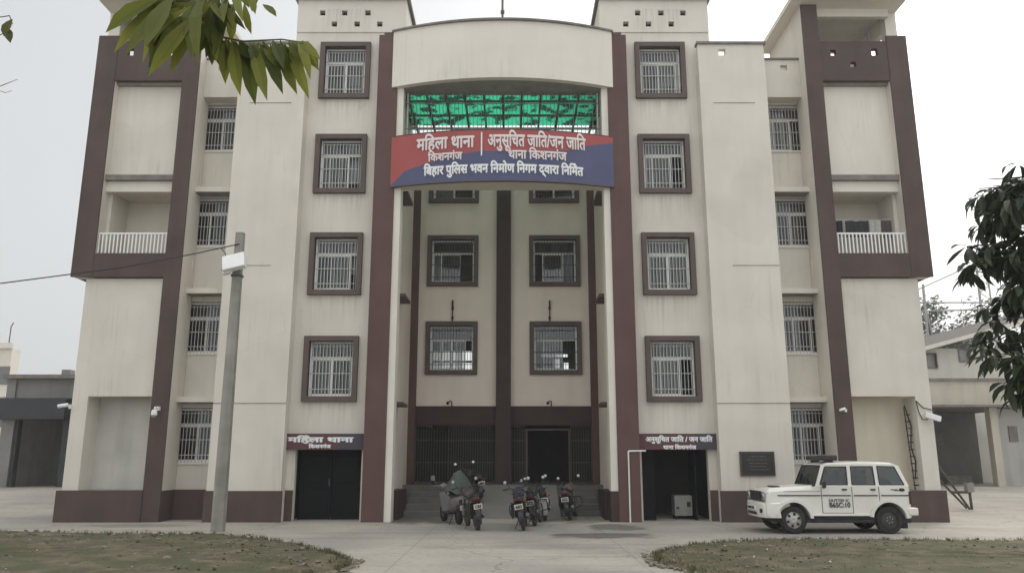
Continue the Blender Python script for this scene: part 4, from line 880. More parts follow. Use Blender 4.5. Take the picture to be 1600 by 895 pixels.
# ------------------------------------------------------------------ motorcycles: local +y forward, rear axle at y=0
BLK = mat('bike_black', (.02, .02, .022), .3, .1, 4, spec=.5); ENG = mat('engine_grey', (.12, .12, .12), .45, .2, 8, metal=.6); LENS = mat('red_lens', (.07, .012, .012), .25, 0)
MIRR = mat('mirror_glass', (.42, .44, .46), .08, 0, metal=1.0); MUD = mat('dusty_tyre', (.075, .062, .05), .9, .25, 10)
NUM = ['CB3', '683', 'CS2', '652', '8B6', '6S2']
def motorcycle(loc, yaw, lean, label, idx, tank=(.02, .02, .025), fender=None, plate_w=True, steer=0):
    root = empty('motorcycle', loc, label, 'motorcycle', 'motorcycles parked at the entrance'); root.rotation_euler = (0, R(lean), R(yaw))
    bodym = mat('bike_paint', tank, .28, .08, 5, spec=.5); fm = mat('fender_paint', fender, .35, .1, 6) if fender else BLK
    def wheel(y):
        m = MB(); m.lathe([(-.035, .235), (-.05, .26), (-.04, .293), (0, .305), (.04, .293), (.05, .26), (.035, .235)], (0, 0, 0), 'x', 28)
        t = m.build('wheel', MUD, root, smooth=True, loc=(0, y, .305))
        h = MB(); h.lathe([(-.025, .215), (-.03, .238), (.03, .238), (.025, .215)], (0, 0, 0), 'x', 28); h.tube([(-.06, 0, 0), (.06, 0, 0)], .05, 10)
        for k in range(5):
            a = k * 2 * math.pi / 5 + .4; h.obox((0, math.cos(a) * .13, math.sin(a) * .13), (.012, 0, 0), (0, math.cos(a) * .10, math.sin(a) * .10), (0, -math.sin(a) * .018, math.cos(a) * .018))
        h.build('rim', ENG, t, smooth=True); return t
    wheel(0); wheel(1.28)
    m = MB(); m.loft([(0, .30, .80, .03, .02), (0, .38, .82, .10, .07), (0, .52, .87, .15, .115), (0, .70, .90, .16, .12), (0, .82, .89, .12, .09), (0, .88, .87, .05, .04)]); m.build('fuel_tank', bodym, root, smooth=True)
    m = MB(); m.loft([(0, -.28, .87, .07, .03), (0, -.18, .86, .11, .045), (0, .05, .83, .13, .05), (0, .25, .80, .12, .05), (0, .40, .82, .09, .045)]); m.build('seat', BLK, root, smooth=True)
    m = MB(); m.loft([(0, -.42, .80, .05, .035), (0, -.30, .79, .10, .055), (0, -.05, .73, .12, .08), (0, .20, .68, .11, .10), (0, .34, .68, .08, .09)]); m.build('tail_panel', bodym, root, smooth=True)
    m = MB()
    for k in range(9):
        a0 = R(60 + k * 16); a1 = R(60 + (k + 1) * 16)
        for r in (.34,):
            p = [(math.cos(a) * r, math.sin(a) * r + .305) for a in (a0, a1)]
            m.mesh([(-.07, p[0][0], p[0][1]), (.07, p[0][0], p[0][1]), (.07, p[1][0], p[1][1]), (-.07, p[1][0], p[1][1]), (-.055, p[0][0] * 1.06, p[0][1] + .015), (.055, p[0][0] * 1.06, p[0][1] + .015), (.055, p[1][0] * 1.06, p[1][1] + .015), (-.055, p[1][0] * 1.06, p[1][1] + .015)],
                   [(0, 3, 2, 1), (4, 5, 6, 7), (0, 1, 5, 4), (1, 2, 6, 5), (2, 3, 7, 6), (3, 0, 4, 7)])
    m.build('rear_mudguard', fm, root)
    m = MB()
    for k in range(7):
        a0 = R(20 + k * 20); a1 = R(20 + (k + 1) * 20); p = [(1.28 + math.cos(a) * .335, math.sin(a) * .335 + .305) for a in (a0, a1)]
        m.obox((0, (p[0][0] + p[1][0]) / 2, (p[0][1] + p[1][1]) / 2), (.06, 0, 0), (0, (p[1][0] - p[0][0]) / 2, (p[1][1] - p[0][1]) / 2), (0, math.cos((a0 + a1) / 2) * .006, math.sin((a0 + a1) / 2) * .006))
    m.build('front_mudguard', bodym, root)
    m = MB(); m.box(-.085, .085, -.46, -.40, .735, .80); tl = m.build('tail_light', LENS, root, .012)
    for s in (-1, 1):
        m = MB(); m.tube([(s * .06, -.38, .72), (s * .14, -.40, .72)], .008, 5); m.ball((s * .165, -.41, .72), .028, 6); m.build('indicator', mat('amber_lens', (.14, .07, .03), .3, 0), root)
    m = MB(); m.obox((0, -.455, .60), (.105, 0, 0), (0, .006, .002), (0, -.016, .060)); pn = m.build('number_plate', mat('plate_white', (.62, .60, .52), .5, .05, 5), root)
    t = text_mesh(NUM[idx % 6], .15, .07, .03, .003); q = MB(); q.mesh([(-.075 + x, -.463 - z - (y - .0) * .26 + .012, .565 + y) for x, y, z in t.v], t.f); q.build('lettering', TRIM, pn)
    m = MB(); m.loft([(0, .36, .42, .10, .14), (0, .50, .40, .13, .17), (0, .68, .42, .12, .16), (0, .78, .46, .08, .12)]); m.tube([(0, .62, .5), (0, .70, .70)], .10, 10); m.build('engine', ENG, root, smooth=True)
    m = MB(); m.tube([(.10, .70, .40), (.14, .62, .24), (.15, .30, .24), (.16, .05, .30), (.17, -.30, .38)], [.02, .022, .03, .05, .05], 10); m.build('exhaust', mat('exhaust_steel', (.11, .11, .11), .45, .1, 6, metal=.8), root, smooth=True)
    m = MB(); m.tube([(-.09, 0, .305), (-.08, .42, .42)], .022, 6); m.tube([(.09, 0, .305), (.08, .42, .42)], .022, 6); m.tube([(0, .86, .86), (0, .80, .35), (0, .4, .28)], .026, 6); m.tube([(-.12, .05, .34), (-.12, -.02, .70)], .03, 8); m.tube([(.12, .05, .34), (.12, -.02, .70)], .03, 8); m.tube([(-.07, .42, .66), (-.07, -.3, .76)], .018, 6); m.tube([(.07, .42, .66), (.07, -.3, .76)], .018, 6); m.tube([(-.08, .45, .3), (-.26, .42, .0)], .012, 5); m.build('chassis', TRIM, root)
    m = MB()      # saree guard and leg guard: the dark bulk at the sides
    m.box(-.20, -.17, -.30, .18, .36, .68); m.tube([(-.17, -.32, .70), (-.21, -.34, .5), (-.21, -.2, .34), (-.21, .2, .34), (-.17, .26, .66)], .012, 6); m.build('side_guard', TRIM, root)
    m = MB(); m.tube([(-.05, .82, .62), (-.30, .84, .60), (-.32, .82, .45), (-.30, .80, .34), (-.06, .78, .30)], .016, 6); m.tube([(.05, .82, .62), (.30, .84, .60), (.32, .82, .45), (.30, .80, .34), (.06, .78, .30)], .016, 6); m.build('crash_guard', TRIM, root)
    m = MB(); m.tube([(-.075, 1.28, .305), (-.075, .98, .92)], .024, 8); m.tube([(.075, 1.28, .305), (.075, .98, .92)], .024, 8); m.build('fork', STEEL, root)
    m = MB(); m.tube([(-.36, .80, 1.02), (-.22, .90, 1.03), (-.08, .97, .98), (.08, .97, .98), (.22, .90, 1.03), (.36, .80, 1.02)], .012, 6); m.tube([(-.38, .79, 1.02), (-.26, .87, 1.03)], .02, 6); m.tube([(.38, .79, 1.02), (.26, .87, 1.03)], .02, 6); m.tube([(-.24, .90, 1.03), (-.36, .99, 1.0)], .006, 4); m.build('handlebar', TRIM, root)
    m = MB(); m.loft([(0, .98, .90, .08, .09), (0, 1.08, .92, .11, .12), (0, 1.13, .91, .09, .10)]); m.build('headlight', bodym, root, smooth=True)
    m = MB(); m.tube([(-.08, -.22, .90), (-.12, -.36, .92), (0, -.42, .92), (.12, -.36, .92), (.08, -.22, .90)], .013, 6); m.build('grab_rail', TRIM, root)
    for s in (-1, 1):
        m = MB(); m.tube([(s * .20, .90, 1.03), (s * .27, .88, 1.17)], .007, 5); m.lathe([(-.008, .001), (-.012, .05), (.012, .048), (.018, .001)], (s * .31, .885, 1.20), 'y', 14, False); mo = m.build('mirror', TRIM, root, 0, True)
        g2 = MB(); g2.lathe([(-.0145, .001), (-.0142, .042), (-.0125, .042)], (s * .31, .885, 1.20), 'y', 14, False); g2.build('mirror_glass', MIRR, mo)
    return root
motorcycle((-.55, -2.45, 0), 14, -9, 'black motorcycle with striped tank in front of the scooter under green cloth', 0, (.05, .035, .035))
motorcycle((.60, -2.55, 0), -3, -11, 'navy motorcycle nearest the yard with a bright round mirror', 1, (.02, .022, .045))
motorcycle((1.25, .55, 0), 6, -8, 'dark motorcycle with a grey rear fender just behind the navy motorcycle', 2, (.025, .025, .04), (.30, .29, .27))
motorcycle((1.98, .75, 0), -12, -8, 'black motorcycle with pale tail nearest the steps beside the open gate', 3, (.12, .08, .08))
motorcycle((-.75, 2.45, .40), 24, -7, 'dark motorcycle parked on the ramp below the maroon porch column', 4, (.03, .03, .03))
motorcycle((.92, -1.15, 0), -8, -9, 'black motorcycle squeezed between the navy one and the grey fendered one', 5, (.02, .02, .02))
# scooter with a cloth over it
SC = empty('scooter', (-1.12, -.75, 0), 'pale scooter partly hidden under a grey green cloth', 'scooter'); SC.rotation_euler = (0, R(-6), R(24))
scp = mat('scooter_paint', (.15, .147, .14), .35, .08, 5)
def sw(y):
    m = MB(); m.lathe([(-.04, .12), (-.05, .17), (-.04, .215), (0, .225), (.04, .215), (.05, .17), (.04, .12)], (0, 0, 0), 'x', 24); t = m.build('wheel', RUBBER, SC, smooth=True, loc=(0, y, .225))
    h = MB(); h.lathe([(-.03, .001), (-.03, .12), (.03, .12), (.03, .001)], (0, 0, 0), 'x', 18, False); h.build('rim', ENG, t)
sw(0); sw(1.22)
m = MB(); m.loft([(0, -.42, .66, .05, .06), (0, -.30, .64, .15, .13), (0, 0, .56, .19, .20), (0, .30, .50, .17, .20), (0, .42, .46, .12, .16)], 14); m.build('body', scp, SC, smooth=True)
m = MB(); m.loft([(0, -.32, .80, .10, .03), (0, 0, .80, .14, .05), (0, .38, .77, .12, .05)]); m.build('seat', BLK, SC, smooth=True)
m = MB(); m.box(-.16, .16, .38, .95, .26, .32); m.build('floorboard', TRIM, SC, .02)
m = MB(); m.mesh([(-.14, .93, .28), (.14, .93, .28), (.15, 1.03, .80), (-.15, 1.03, .80), (-.10, 1.08, .34), (.10, 1.08, .34), (.08, 1.14, .84), (-.08, 1.14, .84)], [(0, 1, 2, 3), (7, 6, 5, 4), (0, 4, 5, 1), (1, 5, 6, 2), (2, 6, 7, 3), (3, 7, 4, 0)]); m.tube([(0, 1.22, .225), (0, 1.06, .95)], .03, 8); m.build('front_shield', scp, SC, .03, True)
m = MB(); m.tube([(-.33, .92, 1.02), (0, 1.04, .98), (.33, .92, 1.02)], .018, 6); m.ball((0, 1.06, .96), .1, 8, (1.2, .8, 1)); m.build('handlebar', scp, SC, smooth=True)
m = MB(); m.box(-.12, .12, -.50, -.42, .58, .68); m.build('tail_light', LENS, SC, .02)
m = MB(); m.obox((0, -.47, .47), (.11, 0, 0), (0, .006, 0), (0, -.012, .062)); pn = m.build('number_plate', WHITE, SC)
t = text_mesh('6B2', .14, .07, .02, .003); q = MB(); q.mesh([(-.07 + x, -.477 - z, .435 + y) for x, y, z in t.v], t.f); q.build('lettering', TRIM, pn)
for s in (-1, 1):
    m = MB(); m.tube([(s * .22, .97, 1.02), (s * .30, .95, 1.2)], .007, 5); m.obox((s * .33, .95, 1.24), (.055, 0, 0), (0, .01, 0), (0, 0, .07)); m.build('mirror', scp, SC, .01)
m = MB(); m.box(-.05, .05, -.05, .1, .1, .34); m.tube([(-.09, .1, .3), (-.25, .15, .0)], .012, 5); m.build('stand', TRIM, SC)
cl = MB(); N = 26; vs = []
for j in range(8):
    t = j / 7
    for k in range(N):
        a = 2 * math.pi * k / N; fold = 1 + .10 * math.sin(a * 7) * t + .05 * math.sin(a * 3 + 1)
        rx, ry = (.03 + .36 * t ** .8) * fold, (.03 + .42 * t ** .8) * fold
        vs.append((rx * math.cos(a), ry * math.sin(a), 1.30 - .58 * t ** 1.15 + .05 * math.sin(a * 5) * t))
cl.mesh(vs, [(j * N + k, j * N + (k + 1) % N, (j + 1) * N + (k + 1) % N, (j + 1) * N + k) for j in range(7) for k in range(N)] + [tuple(range(N))])
co = cl.build('cloth_cover', mat('grey_green_cloth', (.06, .069, .062), .9, .15, 5), smooth=True, loc=(-1.16, -.62, .12)); tag(co, 'grey green cloth draped in a peak over the pale scooter', 'cloth')

# ------------------------------------------------------------------ neighbouring buildings
def openwall(mb, x0, x1, y, z0, z1, holes): wall_holes(mb, x0, x1, z0, z1, y, y + .2, holes)
SH = empty('shed', (-20.7, 13, .5), 'low grey shed with a dark shutter hood beside the police building', 'shed')
SHW = mat('shed_grey', (.24, .235, .225), .9, .1, 1.5, streak=.15); SHD = mat('shutter_dark', (.045, .045, .05), .6, .1, 3)
def sbox(root, name, mt, *a, bevel=0):
    m = MB(); l = root.location
    m.box(a[0] - l.x, a[1] - l.x, a[2] - l.y, a[3] - l.y, a[4] - l.z, a[5] - l.z); return m.build(name, mt, root, bevel)
sbox(SH, 'wall', SHW, -22.4, -12.6, 13.0, 13.2, 3.5, 5.25); sbox(SH, 'wall', SHW, -22.5, -22.1, 12.9, 19, .45, 5.25); sbox(SH, 'wall', mat('shed_inner', (.20, .20, .19), .9, .1, 1), -22.1, -12.6, 16.5, 16.7, .45, 5.2)
sbox(SH, 'pillar', SHW, -22.45, -21.9, 12.8, 13.2, .45, 3.6); sbox(SH, 'pillar', SHD, -21.9, -21.75, 12.9, 13.2, .45, 3.6); sbox(SH, 'pillar', SHD, -19.75, -19.5, 12.9, 13.2, .45, 3.6)
sbox(SH, 'shutter_hood', SHD, -22.5, -19.5, 12.4, 13.0, 3.42, 4.3, bevel=.02); sbox(SH, 'roof', COPING, -22.6, -12.6, 12.6, 19, 5.25, 5.42); sbox(SH, 'chimney', SHW, -20.4, -20.0, 13.4, 13.8, 5.42, 5.72)
sbox(SH, 'coping', SHD, -22.5, -19.4, 12.5, 13.0, 4.3, 4.36)
AP = empty('apartment_block', (-36, 34, .5), 'distant cream apartment block with balconies beyond the grey shed', 'apartment block')
APW = mat('far_cream', (.66, .62, .54), .9, .08, .5); APD = mat('far_window', (.16, .16, .16), .5, .1, 2)
sbox(AP, 'wall', APW, -48, -35.9, 34, 35, .4, 9.5)
for z in (3.2, 6.2):
    sbox(AP, 'floor_band', CREAM2, -48, -35.7, 33.6, 34, z - .2, z)
    for x in (-36.4, -38.6, -41, -43.4): sbox(AP, 'window', APD, x - .55, x + .55, 33.95, 34, z + .7, z + 2.0)
for x in (-36.4, -38.6): sbox(AP, 'window', APD, x - .55, x + .55, 33.95, 34, 1.2, 2.5)
sbox(AP, 'parapet', CREAM2, -48, -35.8, 33.8, 34, 9.5, 9.9); sbox(AP, 'stair_tower', APW, -40, -37.4, 34.2, 35, 9.5, 10.4)
m = MB()
for x in (-37.6, -36.2): m.tube([(x + 36, 0, 9.2), (x + 36, 0, 10.6), (x + 36.15, 0, 10.9)], .04, 5)
m.build('rebar', DARKBAR, AP)
CP = empty('carport', (21.5, 14, .5), 'flat roofed cream carport with a dark open bay beside the police building', 'carport')
CPW = mat('carport_cream', (.50, .46, .38), .9, .08, 1.2, streak=.15); CPD = mat('carport_inner', (.17, .16, .145), .9, .12, 1.5)
sbox(CP, 'roof', CPW, 16.5, 24.2, 13.6, 19, 4.12, 5.22); sbox(CP, 'coping', COPING, 16.4, 24.3, 13.5, 19.1, 5.22, 5.34); sbox(CP, 'eave', COPING, 16.4, 24.4, 13.3, 19, 4.02, 4.12)
sbox(CP, 'wall', CPD, 16.5, 24.0, 18, 18.2, .4, 4.1); sbox(CP, 'wall', CPD, 16.5, 16.7, 13.8, 18, .4, 4.1)
sbox(CP, 'pillar', CPW, 22.25, 22.6, 13.8, 14.2, .3, 4.05); sbox(CP, 'door', SHD, 20.3, 21.6, 17.93, 18, .5, 3.0); sbox(CP, 'notice_frame', COPING, 21.8, 22.2, 17.9, 18, 2.4, 3.0); sbox(CP, 'bench', GREY, 21.8, 23.0, 17.2, 17.7, .5, .9)
YW = empty('compound_wall', (25, 14.2, .5), 'pale plastered wall with small window boxes beyond the mango leaves', 'wall')
sbox(YW, 'wall', mat('pale_wall', (.42, .41, .38), .9, .08, 1, streak=.15), 22.6, 34, 14.3, 14.5, .3, 4.0)
for x in (23.3, 25.0): sbox(YW, 'window', COPING, x, x + .4, 14.24, 14.3, 2.5, 3.2)
sbox(YW, 'door', GREY, 24.6, 25.6, 14.25, 14.3, .4, 2.2); sbox(YW, 'pipe', DARKBAR, 24.2, 24.26, 14.22, 14.3, .4, 3.0)
HO = empty('house', (24, 20, 0), 'cream house with a sloping roof and two small windows above the carport', 'house')
openw = [(22.9, 23.4, 6.55, 7.3), (24.7, 25.25, 6.9, 7.6)]
m = MB(); wall_holes(m, 21.9 - 24, 31 - 24, 0, 7.6, 0, .25, [(a - 24, b - 24, c, e_) for a, b, c, e_ in openw]); m.box(-2.1, -1.9, .25, 8, 0, 7.6); m.build('wall', mat('house_cream', (.60, .57, .50), .9, .06, 1, streak=.1), HO)
for a, b, c, e_ in openw:
    m = MB(); m.box(a - 24 - .06, a - 24, -.05, .1, c - .06, e_ + .06); m.box(b - 24, b - 24 + .06, -.05, .1, c - .06, e_ + .06); m.box(a - 24, b - 24, -.05, .1, e_, e_ + .06); m.box(a - 24, b - 24, -.05, .1, c - .06, c); wn = m.build('window', COPING, HO)
    m = MB(); m.box(a - 24, b - 24, .15, .17, c, e_); m.build('pane', mat('dim_glass', (.30, .29, .27), .2, .1, 3), wn)
m = MB(); m.mesh([(-3.2, -.7, 6.95), (8, -.7, 9.9), (8, -.7, 10.12), (-3.2, -.7, 7.12), (-3.2, 8, 7.6), (8, 8, 10.5), (8, 8, 10.72), (-3.2, 8, 7.8)], [(0, 1, 2, 3), (7, 6, 5, 4), (0, 4, 5, 1), (1, 5, 6, 2), (2, 6, 7, 3), (3, 7, 4, 0)]); m.build('roof', mat('house_roof', (.11, .095, .082), .9, .1, 2), HO)
m = MB(); m.mesh([(-3.2, -.72, 6.95), (8, -.72, 9.9), (8, -.72, 10.14), (-3.2, -.72, 7.16), (-3.2, -.70, 6.95), (8, -.70, 9.9), (8, -.70, 10.14), (-3.2, -.70, 7.16)], [(0, 1, 2, 3), (7, 6, 5, 4), (0, 4, 5, 1), (1, 5, 6, 2), (2, 6, 7, 3), (3, 7, 4, 0)]); m.build('fascia', CREAM2, HO)
# timber leaning on the building corner
ES = empty('easel', (15.0, 4.0, gz(0, 4)), 'dark wooden trestle leaning by the outer corner of the building', 'trestle')
m = MB(); m.tube([(-.5, .2, 1.5), (.35, 0, 0)], .04, 5); m.tube([(-.35, .4, .95), (.15, -.2, .05)], .04, 5); m.tube([(-.2, 0, .55), (.45, 0, .55)], .045, 5); m.tube([(.42, 0, 0), (.40, 0, .9)], .045, 5); m.build('frame', mat('old_timber', (.09, .075, .06), .9, .2, 6), ES)
m = MB(); m.box(.30, .52, -.1, .1, .55, .85); m.build('box', GREY, ES)
# rooftop frame and wires behind
SF = empty('steel_frame', (28, 31, 0), 'thin steel frame with wires standing above the far trees', 'frame')
m = MB()
for x, z in ((1.0, 13.6), (4.9, 15.2)): m.tube([(x - .2, 0, 0), (x, 0, z)], .09, 5)
for z0, z1 in ((12.3, 12.3), (11.6, 11.9)): m.tube([(-1.5, 0, z0), (7, 0, z1)], .05, 4)
m.tube([(-1.5, 0, 12.3), (4.9, 0, 15.1)], .04, 4); m.tube([(1.0, 0, 12), (1.4, 0, 9)], .06, 4); m.tube([(4.9, 0, 15.1), (9, 0, 12.4)], .04, 4)
for k in range(9): m.tube([(4.9, 0, 6 + k), (5.6, 0, 6.5 + k), (4.9, 0, 7 + k)], .04, 4)
m.tube([(5.6, 0, 0), (5.6, 0, 15)], .07, 4); m.build('frame', mat('hazy_steel', (.35, .34, .32), .6, .1, 3), SF)

# ------------------------------------------------------------------ trees
def leaf(mb, base, tip, wd, nrm, droop=.12, n=4):
    base, tip, nrm = Vector(base), Vector(tip), Vector(nrm); ax = tip - base; L = ax.length
    side = ax.cross(nrm)
    if side.length < 1e-5: side = ax.orthogonal()
    side.normalize(); up = side.cross(ax).normalized()
    prof = [0.06, .62, 1.0, .82, .0][:]; vs = []; fs = []
    for i in range(n + 1):
        t = i / n; c = base + ax * t + up * (droop * L * math.sin(t * math.pi) * .6); h = wd * .5 * prof[i]
        vs += [c - side * h + up * h * .35, c, c + side * h + up * h * .35]
    for i in range(n):
        a = i * 3; fs += [(a, a + 1, a + 4, a + 3), (a + 1, a + 2, a + 5, a + 4)]
    mb.mesh(vs, fs)
def rosette(mb, c, r, n, wd):
    c = Vector(c)
    for k in range(n):
        a = random.uniform(0, 6.283); e = random.uniform(-1.25, .15); L = r * random.uniform(.7, 1.15)
        dv = Vector((math.cos(a) * math.cos(e), math.sin(a) * math.cos(e), math.sin(e)))
        leaf(mb, c + dv * .02, c + dv * L + Vector((0, 0, -.25 * L)), wd * random.uniform(.8, 1.15), (random.uniform(-.5, .5), random.uniform(-.5, .5), 1), random.uniform(.05, .3))
MT = empty('mango_tree', (6.7, -16.3, 0), 'dark mango tree with drooping leaf clusters reaching in beside the house', 'tree')
MT.location = (0, 0, 0)
tr = MB(); tr.tube([(6.9, -16.2, -.1), (6.8, -16.3, .8), (6.6, -16.35, 1.8), (6.3, -16.4, 3.0), (6.2, -16.4, 4.6)], [.24, .19, .16, .12, .05], 10)
limbs = [[(6.6, -16.35, 1.9), (5.7, -16.5, 2.5), (4.9, -16.7, 2.55), (4.3, -16.8, 2.5)], [(6.4, -16.4, 2.5), (5.4, -16.6, 3.2), (4.6, -16.75, 3.35), (4.05, -16.8, 3.3)], [(6.3, -16.4, 3.2), (5.4, -16.5, 3.9), (4.7, -16.7, 4.0), (4.25, -16.8, 3.9)],
         [(6.3, -16.4, 3.0), (7.2, -16.0, 4.0), (7.9, -15.6, 4.4)], [(6.4, -16.4, 2.6), (6.9, -17.3, 3.6), (7.2, -18, 4.0)], [(6.25, -16.4, 4.0), (6.2, -15.6, 4.9), (6.1, -15, 5.3)]]
for l in limbs: tr.tube(l, [.06, .04, .025, .012][:len(l)], 6)
cr = MB()
frm = [(4.12, 3.90), (4.22, 3.82), (4.34, 3.88), (4.45, 3.80), (4.28, 3.70), (4.50, 3.62), (4.2, 3.74), (4.02, 3.42), (4.10, 3.30), (4.18, 3.42), (4.28, 3.46), (4.40, 3.42), (4.50, 3.34), (4.25, 3.26), (4.38, 3.20), (4.15, 3.18), (4.48, 3.12), (4.30, 3.06),
       (4.22, 2.96), (4.36, 2.92), (4.50, 2.98), (4.18, 2.82), (4.30, 2.76), (4.45, 2.74), (4.12, 2.62), (4.24, 2.60), (4.36, 2.58), (4.50, 2.56), (4.05, 2.50), (4.18, 2.44), (4.32, 2.42), (4.46, 2.40), (4.40, 2.30), (4.30, 2.32), (4.50, 2.26), (4.22, 2.36), (4.42, 2.18), (4.34, 2.22), (4.05, 3.72), (4.12, 3.64), (4.22, 3.60), (4.34, 3.56), (4.45, 3.52), (4.16, 3.84), (4.24, 3.92), (4.38, 3.82), (4.46, 3.72), (4.3, 3.84), (4.55, 3.85), (4.56, 3.7), (4.2, 3.98), (4.32, 3.96), (4.42, 3.9), (4.50, 3.92), (4.1, 3.8), (4.35, 3.78), (4.0, 3.36), (4.08, 3.36), (4.52, 2.12), (4.44, 2.30), (4.55, 2.34), (4.50, 2.44), (4.58, 2.5), (4.58, 3.2), (4.6, 2.9), (4.16, 3.06)]
for (x, z) in frm:
    a = Vector((4.75, -16.75, z + .05)); tr.tube([(4.9, -16.7, 2.55 if z < 2.95 else 3.33 if z < 3.6 else 3.98), a.lerp(Vector((x, -16.8, z)), .4), (x, -16.8, z)], [.012, .008, .004], 4)
    for q in range(2 if z > 3.55 or x < 4.2 else 3): rosette(cr, (x + .08 + random.uniform(-.05, .08), -16.8 + random.uniform(-.35, .35), z + random.uniform(-.06, .06)), .20, 9, .050)
for k in range(220):
    l = random.choice(limbs); t = random.random(); i = min(int(t * (len(l) - 1)), len(l) - 2); p = Vector(l[i]).lerp(Vector(l[i + 1]), t * (len(l) - 1) - i)
    p += Vector((random.gauss(0, .35), random.gauss(0, .4), random.gauss(0, .3)))
    if p.x < .45 + 800 / 1236 * (.977 * (p.y + 22.96) + .21 * (p.z - 1.75)) + .12: continue
    rosette(cr, p, .2, 9, .05)
tr.build('trunk', BARK, MT, smooth=True); cr.build('crown', LEAF_D, MT)
# overhanging branch with drooping leaves
LEAFA = [((-1.243, -19.812, 3.739), (-1.433, -19.824, 3.585), 0.085), ((-1.181, -19.786, 3.724), (-1.39, -19.809, 3.508), 0.09), ((-1.173, -19.735, 3.724), (-1.269, -19.944, 3.421), 0.079), ((-1.091, -19.857, 3.664), (-1.303, -19.751, 3.494), 0.079), ((-1.082, -19.808, 3.663), (-1.196, -19.901, 3.359), 0.073), ((-1.12, -19.661, 3.72), (-1.142, -19.842, 3.393), 0.068), ((-1.169, -19.693, 3.815), (-1.081, -19.841, 3.475), 0.073), ((-1.087, -19.732, 3.79), (-1.011, -19.922, 3.409), 0.062), ((-1.049, -19.733, 3.789), (-1.043, -19.743, 3.576), 0.051), ((-0.991, -19.755, 3.775), (-0.944, -19.775, 3.627), 0.042), ((-0.945, -19.726, 3.794), (-0.837, -19.944, 3.557), 0.042), ((-0.893, -19.708, 3.805), (-0.833, -19.812, 3.667), 0.037), ((-1.206, -19.8, 3.747), (-1.209, -19.952, 3.457), 0.085), ((-1.079, -19.687, 3.769), (-0.967, -19.842, 3.612), 0.034)]
LEAFB = [((-1.061, -19.66, 3.63), (-1.045, -19.702, 3.489), 0.052), ((-1.013, -19.66, 3.617), (-0.991, -19.678, 3.423), 0.058), ((-0.971, -19.66, 3.611), (-0.915, -19.703, 3.361), 0.064), ((-0.93, -19.66, 3.604), (-0.861, -19.672, 3.339), 0.07), ((-0.883, -19.66, 3.604), (-0.784, -19.751, 3.319), 0.064), ((-0.839, -19.66, 3.607), (-0.74, -19.69, 3.374), 0.064), ((-0.795, -19.66, 3.611), (-0.721, -19.743, 3.452), 0.052), ((-0.76, -19.66, 3.614), (-0.68, -19.67, 3.384), 0.064), ((-0.719, -19.66, 3.611), (-0.625, -19.678, 3.361), 0.058), ((-0.678, -19.66, 3.604), (-0.585, -19.795, 3.378), 0.046), ((-0.666, -19.66, 3.604), (-0.551, -19.79, 3.458), 0.041), ((-1.034, -19.66, 3.623), (-0.993, -19.777, 3.464), 0.041), ((-0.856, -19.66, 3.604), (-0.864, -19.665, 3.436), 0.052)]
BR = empty('overhanging_branch', (-.8, -19.7, 3.9), 'yellow green drooping leaves on a branch hanging down close to the camera', 'branch'); BR.location = (0, 0, 0)
m = MB(); m.tube([(-.2, -19.9, 4.9), (-.6, -19.8, 4.25), (-.805, -19.76, 3.95), (-1.055, -19.76, 3.82), (-1.165, -19.76, 3.75), (-1.25, -19.78, 3.74)], [.03, .022, .014, .010, .007, .004], 6)
m.tube([(-1.055, -19.76, 3.82), (-1.147, -19.70, 3.753), (-1.064, -19.66, 3.636), (-.93, -19.66, 3.607), (-.755, -19.66, 3.617), (-.666, -19.66, 3.604)], [.006, .006, .006, .005, .004, .003], 6); m.build('stem', mat('green_stem', (.12, .13, .04), .7, .1, 9), BR)
m = MB()
for b, t, wd in LEAFA + LEAFB:
    b, t = Vector(b), Vector(t); leaf(m, b, b + (t - b) * 1.2, wd * .95, (random.uniform(-.3, .3), -1, .3), random.uniform(.05, .2))
for i in range(26):
    q = i / 25; b = Vector((-1.06, -19.66, 3.636)).lerp(Vector((-.655, -19.68, 3.60)), q); b.z -= .03 * math.sin(q * 3.14)
    t = b + Vector((random.uniform(.0, .09) + .05 * q, random.uniform(-.06, .03), -random.uniform(.10, .24) * (1.05 - .45 * q))); leaf(m, b, t, random.uniform(.028, .05), (random.uniform(-.6, .6), -1, .2), random.uniform(.05, .25))
for b, t, wd in LEAFA:
    for q in range(2):
        b2 = Vector(b) + Vector((random.uniform(-.06, .08), random.uniform(0, .15), random.uniform(-.02, .1))); dv = Vector(t) - Vector(b)
        leaf(m, b2, b2 + dv * random.uniform(.8, 1.15) + Vector((random.uniform(-.05, .05), 0, random.uniform(-.05, .03))), wd * random.uniform(.9, 1.3), (random.uniform(-.5, .5), -1, .3), random.uniform(.05, .2))
for k in range(60):
    b = Vector((random.uniform(-1.2, -.2), random.uniform(-20.0, -19.4), random.uniform(4.2, 4.9))); leaf(m, b, b + Vector((random.uniform(-.12, .12), random.uniform(-.1, .1), -.22)), .06, (0, -1, .3), .1)
m.build('leaves', LEAF_Y, BR)
TW = empty('twig', (-2.2, -19.36, 3.5), 'thin bare twigs with a few curled leaves against the open sky', 'twig'); TW.location = (0, 0, 0)
m = MB(); m.tube([(-2.9, -19.3, 4.2), (-2.503, -19.36, 4.152), (-2.273, -19.36, 3.91), (-2.227, -19.36, 3.918), (-2.205, -19.36, 3.87)], [.008, .006, .003, .003, .002], 5); m.tube([(-2.9, -19.3, 4.2), (-2.6, -19.36, 3.8), (-2.317, -19.36, 3.77), (-2.225, -19.36, 3.836)], [.008, .005, .003, .002], 5)
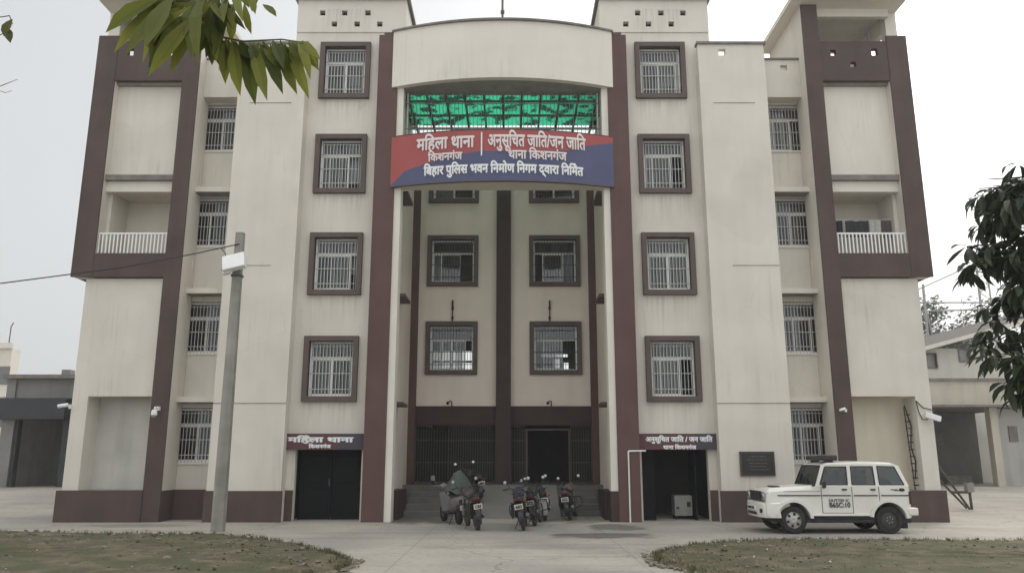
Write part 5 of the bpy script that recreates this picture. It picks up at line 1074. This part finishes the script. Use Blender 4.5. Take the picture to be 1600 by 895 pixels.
m.tube([(-2.6, -19.36, 3.8), (-2.36, -19.36, 3.47), (-2.199, -19.36, 3.545), (-2.139, -19.36, 3.572)], [.005, .003, .002, .001], 5); m.tube([(-2.25, -19.36, 3.52), (-2.19, -19.36, 3.50), (-2.162, -19.36, 3.511)], .0015, 4); m.tube([(-2.6, -19.36, 3.8), (-2.45, -19.36, 3.3), (-2.24, -19.36, 3.08)], [.005, .003, .002], 5); m.build('stem', BARK, TW)
m = MB(); leaf(m, (-2.21, -19.36, 3.90), (-2.225, -19.38, 3.79), .05, (0, -1, 0), .1); leaf(m, (-2.22, -19.36, 3.845), (-2.188, -19.38, 3.755), .04, (.3, -1, 0), .2); leaf(m, (-2.26, -19.36, 3.12), (-2.215, -19.37, 2.93), .055, (0, -1, .2), .1); m.build('leaves', leafmat('dull_leaf', (.03, .032, .02), (.13, .12, .02), .3), TW)
def far_tree(x, y, z0, h, r, label, n=5200):
    root = empty('tree', (x, y, z0), label, 'tree', 'trees behind the house')
    m = MB(); m.tube([(0, 0, 0), (.1, 0, h * .4), (.0, .1, h * .7), (.1, 0, h * .92)], [.32, .24, .15, .04], 8); blobs = []
    for k in range(9):
        a = random.uniform(0, 6.28); q = random.uniform(.3, .85) * r; zc = h * random.uniform(.52, .95); e = (math.cos(a) * q, math.sin(a) * q, zc); m.tube([(0, 0, h * random.uniform(.35, .6)), (e[0] * .5, e[1] * .5, zc - .5), e], [.12, .07, .03], 5); blobs.append((e, r * random.uniform(.28, .5)))
    m.build('trunk', BARK, root, smooth=True); c = MB()
    for k in range(n):
        e, br = random.choice(blobs); v = Vector((random.gauss(0, 1), random.gauss(0, 1), random.gauss(0, .8))); v = v.normalized() * br * random.uniform(.35, 1.12)
        p = Vector(e) + v; s_ = random.uniform(.11, .24); u = Vector((random.gauss(0, 1), random.gauss(0, 1), random.gauss(0, 1))).normalized(); w2 = u.orthogonal().normalized()
        c.face([p - u * s_, p + w2 * s_ * .5, p + u * s_, p - w2 * s_ * .5])
    c.build('crown', LEAF_F, root)
far_tree(30.2, 33, .5, 12.6, 3.4, 'leafy tree behind the sloping roof closest to the police building')
far_tree(35.5, 36, .5, 13.6, 4.0, 'leafy tree behind the sloping roof farther from the police building')
far_tree(26.5, 30, .5, 8.0, 1.9, 'small leafy tree peeping between the police building and the house', 2500)

# ------------------------------------------------------------------ thin winter haze filling the yard
hz = bpy.data.materials.new('haze_air'); hz.use_nodes = True; q = hz.node_tree.nodes; q.clear()
ho = q.new('ShaderNodeOutputMaterial'); pv = q.new('ShaderNodeVolumePrincipled'); pv.inputs['Density'].default_value = .0012; pv.inputs['Color'].default_value = (.97, .98, 1, 1); pv.inputs['Anisotropy'].default_value = .3
hz.node_tree.links.new(pv.outputs[0], ho.inputs['Volume'])
m = MB(); m.box(-185, 185, -65, 185, -1.2, 22); o = m.build('haze', hz); o['kind'] = 'stuff'; o['label'] = 'thin pale haze filling the air around the yard'; o['category'] = 'haze'
